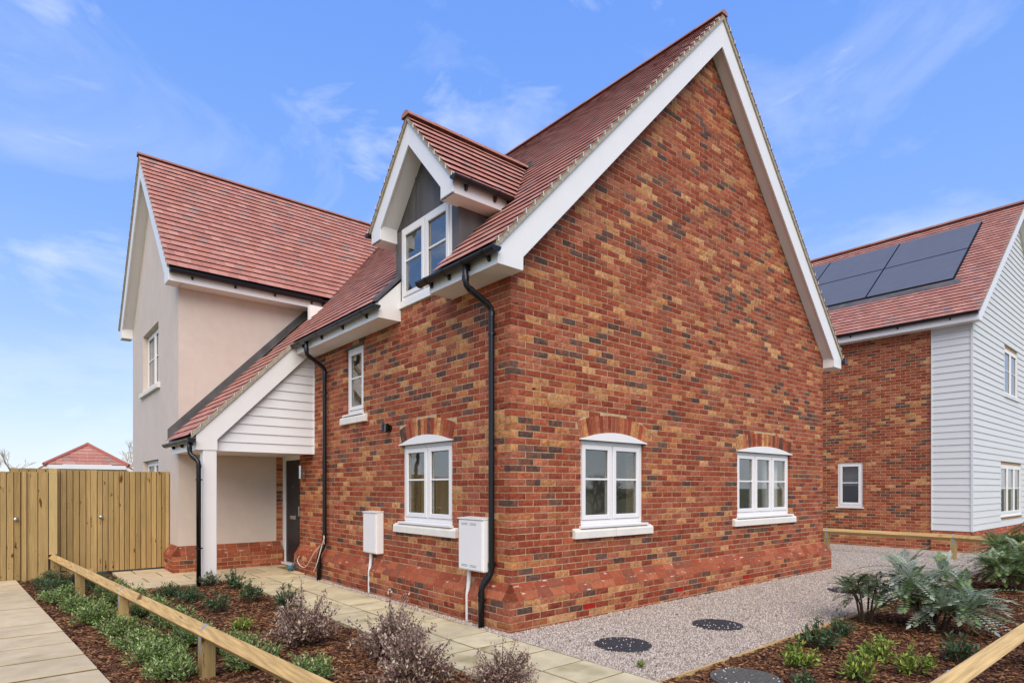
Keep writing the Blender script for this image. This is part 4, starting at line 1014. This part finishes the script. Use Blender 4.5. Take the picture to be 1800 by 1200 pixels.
MB().hexa([(14.5, -.44, nz_(14.5)+.03), (17.38, -.44, nz_(17.38)+.03), (17.38, 5.8, nz_(17.38)+.03), (14.5, 5.8, nz_(14.5)+.03), (14.5, -.44, nz_(14.5)+.05), (17.38, -.44, nz_(17.38)+.05), (17.38, 5.8, nz_(17.38)+.05), (14.5, 5.8, nz_(14.5)+.05)]).build('panel_tray', 'panel_frame', nb)
MB().hexa([(14.28, -.6, nz_(14.28)+.036), (14.52, -.6, nz_(14.52)+.036), (14.52, 6, nz_(14.52)+.036), (14.28, 6, nz_(14.28)+.036), (14.28, -.6, nz_(14.28)+.048), (14.52, -.6, nz_(14.52)+.048), (14.52, 6, nz_(14.52)+.048), (14.28, 6, nz_(14.28)+.048)]).build('lead_flashing', 'lead', nb)

# ================================================================== fence and gates
FY = 7.70
def boards(x0, x1, z0, z1, y, parent, w=.1, m='wood_v', thick=.022):
    bx('gap_backing', (x0, y+.003, z0+.01), (x1, y+.02, z1-.012), 'gap_shade', parent)  # added dark sheet, its colour makes the gaps read as shaded
    x = x0
    while x < x1-.02:
        ww = min(w*random.uniform(.92, 1.08), x1-x); yo = random.uniform(-.004, .004)
        p = [(x+.005, y-thick-.006+yo, z0), (x+ww-.005, y-thick+.004+yo, z0), (x+ww-.005, y+.002, z0), (x+.005, y+.002, z0)]
        zt = z1+random.uniform(-.004, .004)
        MB().hexa(p+[(a, b, zt) for a, b, _ in p]).build('board', m, parent); x += ww
def knob(x, y, z, parent):
    k = MB().tube([(x, y, z), (x, y-.008, z)], .032, 16); k.tube([(x, y-.008, z), (x, y-.035, z), (x, y-.045, z), (x, y-.065, z), (x, y-.07, z)], [.012, .012, .024, .026, .018], 14); k.build('knob', 'chrome', parent, smooth=True)
g1 = empty('gate', (-2.35, FY, .05), 'closed timber gate with round knob beside the rendered wing', 'gate')
boards(-2.90, -1.86, .075, 1.82, FY, g1, .08); knob(-2.845, FY-.03, 1.02, g1); bx('back_rail', (-2.88, FY+.005, .3), (-1.9, FY+.05, .4), 'wood_x', g1); bx('back_rail', (-2.88, FY+.005, 1.5), (-1.9, FY+.05, 1.6), 'wood_x', g1)
fn = empty('board_fence', (-3.4, FY, 0), 'close boarded timber fence with posts between the two gates', 'fence')
boards(-3.60, -2.99, .05, 1.83, FY+.03, fn, .09); bx('fence_post', (-2.99, FY-.04, 0), (-2.905, FY+.05, 1.83), 'wood_v', fn, bevel=.004); bx('fence_post', (-1.855, FY-.02, .05), (-1.80, FY+.06, 1.83), 'wood_v', fn, bevel=.004)
bx('fence_post', (-3.565, FY-.10, .42), (-3.455, FY-.002, 1.84), 'wood_pale', fn, bevel=.004); bx('gravel_board', (-3.85, FY-.05, .0), (-2.95, FY-.03, .14), 'wood_x', fn)
boards(-3.86, -3.56, .02, 1.79, FY-.05, fn, .15); bx('fence_post', (-3.912, FY-.12, -.02), (-3.858, FY+.05, 1.79), 'wood_v', fn)
boards(-4.05, -3.45, 1.2, 1.87, FY+.9, fn, .12)
g2 = empty('gate', (-4.4, FY, .03), 'timber gate with round knob at the end of the slab path', 'gate')
boards(-4.95, -3.905, .03, 1.79, FY-.03, g2, .085); knob(-3.99, FY-.06, 1.02, g2)
boards(-8, -4.96, .03, 1.79, FY, fn, .1)

# ================================================================== knee rails
def knee_rail(root, pts, posts, h, m, axis, post_m='wood_v', hs=.052):
    """diamond section rail through pts; posts: list of points with strap"""
    for a, b in zip(pts[:-1], pts[1:]):
        a, b = Vector(a), Vector(b); d = (b-a).normalized(); s = Vector((-d.y, d.x, 0)); r = hs*1.35; u = Vector((0, 0, 1))
        q = [-u*r, s*r, u*r, -s*r]; A = a+u*h; B = b+u*h; mb = MB()
        n_ = 12; vs = []
        for i in range(n_+1): vs += [A+(B-A)*i/n_+k for k in q]
        fs = [(4*i+k, 4*i+(k+1) % 4, 4*i+4+(k+1) % 4, 4*i+4+k) for i in range(n_) for k in range(4)]+[(3, 2, 1, 0), tuple(4*n_+k for k in range(4))]
        o = mb.add(vs, fs).build('rail', m, root, bevel=.006)
    for p, d in posts:
        p = Vector((*p, 0)); d = Vector(d).normalized(); s = Vector((-d.y, d.x, 0)); u = Vector((0, 0, 1)); e = .05; r = hs*1.35
        mb = MB(); zz = h-.0
        ring = [p-d*e-s*e, p+d*e-s*e, p+d*e+s*e, p-d*e+s*e]
        vs = [q-u*.1 for q in ring]+[q+u*(h-.02) for q in ring]+[p-d*e+u*(h-r), p+d*e+u*(h-r)]
        mb.add(vs, [(0, 1, 5, 4), (1, 2, 6, 9, 5), (2, 3, 7, 6), (3, 0, 4, 8, 7), (4, 5, 9, 8), (8, 9, 6, 7)])
        po_ = mb.build('post', post_m, root)
        st = MB(); w = .02; t_ = .003
        path_ = [-s*(e+t_)+u*(h-.16), -s*(e+t_)+u*(h-.02), -s*(r*.93+t_)+u*(h+.0), u*(h+r+t_), s*(r*.93+t_)+u*(h+.0), s*(e+t_)+u*(h-.02), s*(e+t_)+u*(h-.16)]
        vs = []
        for q in path_: vs += [p+q-d*w, p+q+d*w]
        st.add(vs, [(2*i, 2*i+1, 2*i+3, 2*i+2) for i in range(len(path_)-1)])
        so_ = st.build('strap', 'galv', root); sm_ = so_.modifiers.new('s', 'SOLIDIFY'); sm_.thickness = .004
k1 = empty('knee_rail', (-3.1, 3, 0), 'timber knee rail running from the fence beside the slab path', 'knee rail')
xr_ = lambda y: -3.505+(7.55-y)*.0835
dv = (xr_(0)-xr_(1), -1, 0)
knee_rail(k1, [(xr_(7.6), 7.6, 0), (xr_(2.95), 2.95, 0)], [((xr_(7.45), 7.45), dv), ((xr_(5.40), 5.40), dv), ((xr_(2.95), 2.95), dv), ((xr_(.33), .33), dv), ((xr_(-2.3), -2.3), dv)], .365, 'wood_y', 'y')
knee_rail(k1, [(xr_(2.95), 2.95, 0), (xr_(-2.4), -2.4, 0)], [], .365, 'wood_y', 'y')
k2 = empty('knee_rail', (11.3, 0, 0), 'timber knee rail with metal straps in front of the neighbouring house', 'knee rail')
knee_rail(k2, [(11.3, 2.1, 0), (11.3, -1.2, 0)], [((11.3, 1.38), (0, -1, 0)), ((11.3, -1.2), (0, -1, 0))], .47, 'wood_y', 'y')
knee_rail(k2, [(11.3, -1.2, 0), (10.5, -3.6, 0), (9.7, -6, 0)], [((10.5, -3.6), (-.3, -1, 0))], .47, 'wood_y', 'y')
k3 = empty('knee_rail', (1.5, -3.9, 0), 'nearest timber knee rail crossing the bark bed in the foreground', 'knee rail')
knee_rail(k3, [(-.6, -3.9, 0), (4.8, -3.93, 0)], [((0.02, -3.9), (1, 0, 0)), ((2.5, -3.915), (1, 0, 0))], .40, 'wood_x', 'x')

# ================================================================== manhole covers
def manhole(x, y, r, label, m='iron', z=.012):
    o = empty('manhole_cover', (x, y, 0), label, 'manhole cover')
    MB().tube([(x, y, -.03), (x, y, z)], r, 36).build('frame', m, o)
    mb = MB().tube([(x, y, z-.01), (x, y, z+.006)], r*.9, 36).build('lid', m, o)
    st = MB(); n_ = int(2*r/.045)
    for i in range(n_):
        for j in range(n_):
            a, b = -r+.045*(i+.5), -r+.045*(j+.5)
            if a*a+b*b < (r*.84)**2:
                if (i+j) % 2: st.box((x+a-.016, y+b-.005, z+.005), (x+a+.016, y+b+.005, z+.010))
                else: st.box((x+a-.005, y+b-.016, z+.005), (x+a+.005, y+b+.016, z+.010))
    st.build('tread_pattern', m, o)['kind'] = 'stuff'
    ls = MB()
    for _ in range(26):
        a, q = random.uniform(0, 6.28), r*math.sqrt(random.random())*.95; px_, py_ = x+math.cos(a)*q, y+math.sin(a)*q; e = random.uniform(.006, .011)
        ls.add([(px_-e, py_, z+.008), (px_, py_-e, z+.008), (px_+e, py_, z+.008), (px_, py_+e, z+.008), (px_, py_, z+.008+e)], [(0, 1, 4), (1, 2, 4), (2, 3, 4), (3, 0, 4)], random.choice([srgb(190, 178, 168), srgb(206, 196, 188)]))
    ls.build('loose_stones', 'pebble', o)['kind'] = 'stuff'
manhole(.45, -1.16, .275, 'round dark manhole cover nearest the house corner on the gravel')
manhole(1.92, -1.29, .27, 'round dark manhole cover with scattered stones in the middle of the gravel')
manhole(5.41, -1.32, .27, 'far manhole cover half hidden behind the mahonia')
manhole(.32, -2.50, .27, 'grey drain cover set in the bark at the bottom edge', 'iron_grey', .03)

# ================================================================== plants
def leaf(mb, p, d, n, l, w, col):
    """folded pointed leaf at p along d"""
    d = d.normalized(); s = d.cross(n); s = s.normalized() if s.length > 1e-6 else d.orthogonal().normalized(); up = s.cross(d)
    a, b = p+d*l*.45+s*w*.5-up*w*.12, p+d*l*.45-s*w*.5-up*w*.12
    mb.add([p, a, p+d*l, b], [(0, 1, 2), (0, 2, 3)], col)
def rv(): 
    v = Vector((random.gauss(0, 1), random.gauss(0, 1), random.gauss(0, 1))); return v.normalized()
def jit(c, f): k = random.uniform(1-f, 1+f); return tuple(x*k for x in c)
def mesh_pair(fo, st, name):
    a = fo.mesh(name+'_foliage'); a.materials.append(MATS['leaf']); b = st.mesh(name+'_stem'); b.materials.append(MATS['stem']); return a, b
def shrub_mesh(n, R, H, cols, ll, lw, up=.5, dense=1.0, tip=None, stems=14, irr=0):
    fo, st = MB(), MB()
    for i in range(stems*4):
        az = random.uniform(0, 6.283); rr = R*math.sqrt(random.random()); el = random.uniform(.35, 1)
        e = Vector((math.cos(az)*rr, math.sin(az)*rr, H*el*math.sqrt(max(.15, 1-(rr/R)**2*.75))*random.uniform(1-irr, 1+irr*.6)))
        if irr: e.x *= random.uniform(.7, 1.35); e.y *= random.uniform(.7, 1.35)
        b = Vector((e.x*.15, e.y*.15, 0)); m_ = (b+e)/2+Vector((0, 0, H*.08))
        st.tube([b, m_, e], [.005, .004, .002], 4, cap=False)
        k = int(n/(stems*4))
        for j in range(k):
            t_ = .35+.65*(j/k); p = (b*(1-t_)**2+m_*2*t_*(1-t_)+e*t_*t_)+rv()*R*.10
            d = (e-b).normalized()*up+rv()*(1-up*.3)+Vector((0, 0, .25))
            c = random.choice(cols) if not (tip and t_ > .8 and random.random() < .6) else random.choice(tip)
            leaf(fo, p, d, Vector((0, 0, 1))+rv()*.6, ll*random.uniform(.7, 1.2), lw*random.uniform(.8, 1.2), jit(c, .18))
    return fo, st
def place(name, pair, loc, rz, sc_, label, cat, group=None):
    o = empty(name, loc, label, cat, group); o.rotation_euler.z = rz; o.scale = (sc_, sc_, sc_*random.uniform(.9, 1.1))
    for nm, me in (('foliage', pair[0]), ('stem', pair[1])):
        c = bpy.data.objects.new(nm, me); COL.objects.link(c); c.parent = o
    return o
GRN = [srgb(134, 160, 82), srgb(158, 178, 104), srgb(112, 140, 70), srgb(182, 194, 136), srgb(96, 122, 60)]
DGR = [srgb(72, 100, 60), srgb(90, 118, 74), srgb(60, 84, 54), srgb(112, 134, 94)]
PUR = [srgb(138, 104, 96), srgb(114, 84, 80), srgb(158, 126, 112), srgb(130, 112, 88), srgb(172, 144, 120)]
PTIP = [srgb(200, 176, 152), srgb(188, 156, 144), srgb(206, 190, 162)]
LIM = [srgb(150, 172, 62), srgb(120, 150, 54), srgb(176, 186, 84), srgb(98, 130, 50)]
VGR = [srgb(70, 96, 62), srgb(110, 130, 92), srgb(168, 176, 150), srgb(58, 82, 54)]
hebe = [mesh_pair(*shrub_mesh(1900, .24, .24, GRN, .032, .013, .55, stems=16), 'hebe%d' % i) for i in range(3)]
hebd = [mesh_pair(*shrub_mesh(1300, .22, .24, DGR, .030, .012, .5, stems=14), 'dark%d' % i) for i in range(2)]
purp = [mesh_pair(*shrub_mesh(5000, .33, .52, PUR, .032, .017, .5, tip=PTIP, stems=24, irr=.45), 'purple%d' % i) for i in range(2)]
lime = [mesh_pair(*shrub_mesh(380, .17, .26, LIM, .05, .017, .35, stems=7), 'lime%d' % i) for i in range(2)]
dark = [mesh_pair(*shrub_mesh(260, .16, .28, DGR, .055, .022, .4, stems=6), 'glossy%d' % i) for i in range(2)]
varg = [mesh_pair(*shrub_mesh(420, .17, .26, VGR, .035, .018, .4, stems=8), 'varieg%d' % i) for i in range(1)]
ORD = ['first', 'second', 'third', 'fourth', 'fifth', 'sixth', 'seventh', 'eighth', 'ninth', 'tenth']
rowA = [(-3.58, 6.55), (-3.56, 5.75), (-3.55, 4.85), (-3.42, 4.05), (-3.36, 3.15), (-3.24, 2.35), (-3.18, 1.60), (-3.13, 1.0), (-3.10, .40)]
rowB = [(-3.20, 6.75), (-3.06, 5.85), (-3.0, 5.0)]
rowC = [(-2.96, 4.15), (-2.86, 3.2), (-2.74, 2.35), (-2.78, 1.45), (-2.58, .95), (-2.55, .30), (-2.35, -.3)]
for nm, row, txt in (('a', rowA, 'low green shrub in the row along the slab path, %s from the fence'), ('b', rowB, 'low green shrub in the short row between rail and porch paving, %s from the fence'), ('c', rowC, 'low green shrub on the house side of the knee rail, %s from the fence')):
    for i, (x, y) in enumerate(row):
        far = y > 5.6
        place('low_shrub', (hebd if far else hebe)[i % 2 if far else i % 3], (x, y, .01), random.uniform(0, 6), random.uniform(1.0, 1.3), txt % ORD[i], 'shrub', 'low green shrubs in the bark bed')
for (x, y, s_, lb, pr) in ((-2.40, 4.5, .9, 'dark green small shrub behind the rail nearest the porch paving corner', hebd[0]), (-2.25, 3.95, .95, 'dark green shrub in the bark a step in front of the porch paving', hebd[1]), (-1.72, 5.15, 1.15, 'small variegated shrub at the foot of the white porch post', varg[0]),
        (-1.52, 4.6, 1.2, 'upright dark shrub just right of the porch post', dark[0]), (-2.15, 2.95, 1.1, 'thin dark shrub in the middle of the bark bed', dark[1]), (-1.62, 3.4, 1.1, 'dark glossy shrub beside the entrance path, the farther one', dark[0]), (-1.45, 2.65, 1.15, 'dark glossy shrub touching the entrance path, the nearer one', dark[1]), (-2.2, 1.8, .8, 'small bright green plant between the rail and the purple bush', lime[0])):
    place('small_shrub', pr, (x, y, .01), random.uniform(0, 6), s_, lb, 'shrub')
for (x, y, s_, lb, i) in ((-1.95, .75, 1.0, 'purple brown bush with pale tips, the one farthest from the camera', 0), (-1.52, -.15, 1.05, 'tall purple brown bush at the edge of the entrance path', 1), (-1.80, -1.0, .95, 'purple brown bush with creamy tips at the bottom edge', 0), (-1.28, -1.42, .80, 'small sparse purple bush leaning over the entrance path', 1)):
    place('purple_bush', purp[i], (x, y, .0), random.uniform(0, 6), s_, lb, 'bush', 'purple bushes beside the entrance path')
for (x, y, s_, lb, pr) in ((.96, -2.62, 1.0, 'yellow green nandina nearest the gravel edge', lime[0]), (1.70, -3.0, 1.0, 'bright green nandina in the middle of the bark bed', lime[1]), (1.50, -3.3, .95, 'yellow green nandina beside the nearest rail', lime[0]), (.95, -3.12, 1.05, 'leafy green nandina at the bottom edge', lime[1]), (1.68, -2.5, 1.25, 'thin dark shrub by the gravel edge', dark[0]), (2.3, -2.42, 1.0, 'small dark green shrub behind the nandinas at the gravel edge', dark[1]), (.45, -2.88, .7, 'tiny grey green seedling beside the grey drain cover', dark[0]), (2.2, -3.42, 1.1, 'sparse green plant just behind the nearest rail', dark[1]), (-.02, -1.75, .3, 'small tuft of grass growing in the gravel', lime[1])):
    place('small_plant', pr, (x, y, .01), random.uniform(0, 6), s_, lb, 'plant')
def mahonia(name, loc, nst, H, R, cols, label, flowers):
    fo, st, fl = MB(), MB(), MB(); YEL = [srgb(206, 168, 48), srgb(190, 142, 40), srgb(216, 188, 90)]
    for i in range(nst):
        az = 6.283*i/nst+random.uniform(-.4, .4); rr = R*.6*math.sqrt(random.random()); h = H*random.uniform(.35, .85)
        t_ = Vector((math.cos(az)*rr, math.sin(az)*rr, h)); st.tube([(t_.x*.3, t_.y*.3, 0), t_*.5+Vector((t_.x*.1, 0, 0)), t_], [.012, .010, .007], 6)
        for j in range(random.randint(18, 24)):
            a = random.uniform(0, 6.283); el = random.uniform(-.1, 1.15); ln = R*random.uniform(.32, .66)
            d = Vector((math.cos(a)*math.cos(el), math.sin(a)*math.cos(el), math.sin(el))); b0 = t_-Vector((0, 0, random.uniform(0, h*.35)))
            prev = b0; side = d.cross(Vector((0, 0, 1))).normalized(); nl = 11; pts = [b0]
            cc = random.choice(cols)
            for k in range(1, nl+1):
                f_ = k/nl; p = b0+d*ln*f_+Vector((0, 0, -.32*ln*f_*f_)); dd = (p-prev).normalized(); up = side.cross(dd)
                ll_ = R*.095*(1-.45*abs(f_-.45))
                for s_ in (-1, 1): leaf(fo, p, side*s_+dd*.45+up*.1, up, ll_*1.1, ll_*.33, jit(cc, .2))
                prev = p; pts.append(p)
            leaf(fo, prev, (pts[-1]-pts[-2]), side.cross(d), R*.14, R*.07, jit(cc, .15)); st.tube(pts[::2], .0025, 3, cap=False)
        if i < flowers:
            for j in range(4):
                d = (Vector((0, 0, 1))+rv()*.55).normalized()
                for k in range(14): p = t_+d*(.02+.10*k/14); leaf(fl, p, rv(), d, .016, .012, jit(random.choice(YEL), .15))
    o = empty('mahonia', loc, label, 'shrub', 'mahonias in the bark bed')
    for nm, mb_, m_ in (('foliage', fo, 'leaf'), ('stem', st, 'stem'), ('flower_spike', fl, 'leaf')):
        if not mb_.v: continue
        me = mb_.mesh(nm); me.materials.append(MATS[m_]); c = bpy.data.objects.new(nm, me); COL.objects.link(c); c.parent = o
    return o
MGR = [srgb(140, 158, 124), srgb(172, 186, 162), srgb(196, 206, 188), srgb(118, 146, 92), srgb(152, 170, 140)]
MG2 = [srgb(82, 106, 66), srgb(100, 124, 78), srgb(118, 138, 94)]
mahonia('m', (3.30, -2.32, 0), 6, .62, .46, MG2, 'smaller dark mahonia standing at the gravel edge', 1)
mahonia('m', (3.36, -2.92, 0), 15, .84, .66, MGR, 'large grey green mahonia with yellow flower spikes', 2)
mahonia('m', (7.2, -2.98, 0), 11, .74, .75, [srgb(112, 136, 76), srgb(132, 154, 90), srgb(160, 176, 138), srgb(92, 116, 64)], 'mahonia in front of the far rail post', 3)
mahonia('m', (8.6, -2.9, 0), 11, .85, .85, [srgb(122, 146, 82), srgb(148, 166, 114), srgb(100, 126, 68)], 'mahonia at the right edge beyond the others', 2)

# ================================================================== background
def bare_tree(name, loc, H, label, seed, m='bark', depth=6, spread=.5, first=.26):
    r_ = random.Random(seed); tr_, cr_ = MB(), MB()
    def grow(p, d, l, r, k):
        e = p+d*l; mid = p+d*l*.5+Vector((r_.uniform(-1, 1), r_.uniform(-1, 1), 0))*l*.05
        (tr_ if k < 2 else cr_).tube([p, mid, e], [r, r*.85, r*.68], 6 if k < 3 else 3, cap=False)
        if k >= depth: return
        for _ in range(2 if r_.random() < .45 else 3):
            v = Vector((r_.gauss(0, 1), r_.gauss(0, 1), r_.gauss(.15, .6))); nd_ = (d+v.normalized()*spread*r_.uniform(.7, 1.4)).normalized(); nd_.z = max(nd_.z, -.1)
            grow(e if r_.random() < .6 else p+d*l*r_.uniform(.6, 1), nd_, l*r_.uniform(.62, .85)*(1.35 if k == 0 and first < .2 else 1), r*.64, k+1)
    grow(Vector((0, 0, -.1)), Vector((0, 0, 1)), H*first, H*.022, 0)
    o = empty(name, loc, label, 'tree')
    for nm, mb_ in (('trunk', tr_), ('crown', cr_)):
        me = mb_.mesh(nm); me.materials.append(MATS[m]); c = bpy.data.objects.new(nm, me); COL.objects.link(c); c.parent = o
def at(px, d): 
    l_ = (px-900)/1060*d; return (CX+FWD[0]*d+RGT[0]*l_, CY+FWD[1]*d+RGT[1]*l_, 0)
bare_tree('bare_tree', at(14, 42), 5.0, 'pale leafless tree above the gate at the left edge', 3, 'twig_pale', 6, .55)
bare_tree('bare_tree', at(214, 46), 6.0, 'small pale leafless tree beside the garage roof', 5, 'twig_pale', 6, .45)
for i, (x, y, h) in enumerate(((13, -10.5, 5.0), (17, -13, 6.0), (20, -10, 5.5), (24, -12.5, 6.5), (22, -7.5, 5.0), (28, -9, 6.0))):
    bare_tree('bare_tree', (x, y, 0), h, 'leafless tree mirrored in the gable windows, %s of the line' % ORD[i], 20+i, 'bark', 7, .62, .10)
# garage with half hipped roof behind the fence
gd = 27.; gp = at(154, gd); ga = math.atan2(gp[1]-CY, gp[0]-CX)
gar = empty('garage', gp, 'garage with half hipped red tile roof beyond the fence', 'garage')
gar.rotation_euler.z = ga-rad(90)
def gch(name, mb, m, col=None, parent=None):
    me = mb.mesh(name); me.materials.append(MATS[m]); c = bpy.data.objects.new(name, me); COL.objects.link(c); c.parent = parent or gar
    if col: c.color = (*col, 1)
    return c
gw = 2.75; gz = 3.50; gsl = .645; ghz = 2.56; gh0 = (gz-ghz)/gsl     # half width, ridge height, slope, hip eave height
gch('wall', MB().box((-gw+.3, .1, 0), (gw-.3, 6, 1.8)).prism([(-gw+.3, 1.8), (gw-.3, 1.8), (gh0, ghz-.1), (-gh0, ghz-.1)], lambda u, v, w: (u, w, v), .1, .3), 'upvc')
rb = MB()
for s in (-1, 1):
    v = [(s*gw, -.15, gz-gsl*gw), (s*gh0, -.15, ghz), (0, 1.0, gz), (0, 6.2, gz), (s*gw, 6.2, gz-gsl*gw)]
    rb.add(v+[(a, b, c-.06) for a, b, c in v], [(0, 1, 2, 3, 4), (9, 8, 7, 6, 5)]+[(i, 5+i, 5+(i+1) % 5, (i+1) % 5) for i in range(5)])
groof = gch('roof', rb, 'tile_obj', srgb(164, 92, 78))
hl = math.hypot(1.15, gz-ghz); nrow = 6
for r in range(nrow):
    f0, f1 = r/nrow, (r+1)/nrow; w0, w1 = gh0*(1-f0), gh0*(1-f1); k = max(1, int(w0*2/.3))
    for i in range(k):
        a0, a1 = -w0+2*w0*i/k, -w0+2*w0*(i+1)/k; b0, b1 = max(-w1, min(w1, a0)), max(-w1, min(w1, a1))
        y0, y1 = -.15+1.15*f0, -.15+1.15*f1; z0, z1 = ghz+(gz-ghz)*f0, ghz+(gz-ghz)*f1
        tb = MB().add([(a0+.004, y0-.03, z0+.03), (a1-.004, y0-.03, z0+.03), (b1, y1, z1+.008), (b0, y1, z1+.008), (a0+.004, y0-.03, z0+.0), (a1-.004, y0-.03, z0+.0)], [(0, 1, 2, 3), (4, 5, 1, 0), (0, 3, 4), (1, 5, 2)])
        gch('tile', tb, 'tile_obj', jit(random.choice(TRED+TGRY[:1]), .08), groof)
for s in (-1, 1):
    gch('hip_ridge', MB().tube([(s*gh0*1.06, -.2, ghz-.02), (0, 1.0, gz+.02)], .085, 8), 'tile_obj', srgb(170, 100, 86), groof)
    gch('barge_board', MB().prism([(s*gh0, ghz-.04), (s*gw, gz-gsl*gw-.04), (s*gw, gz-gsl*gw-.2), (s*gh0, ghz-.22)], lambda u, v, w: (u, w, v), -.14, -.11), 'upvc')
gch('fascia', MB().box((-gh0, -.17, ghz-.2), (gh0, -.15, ghz-.02)), 'upvc')
gch('ridge_cap', MB().tube([(0, 1.0, gz+.03), (0, 6.2, gz+.03)], .09, 8), 'tile_obj', srgb(170, 100, 86), groof)
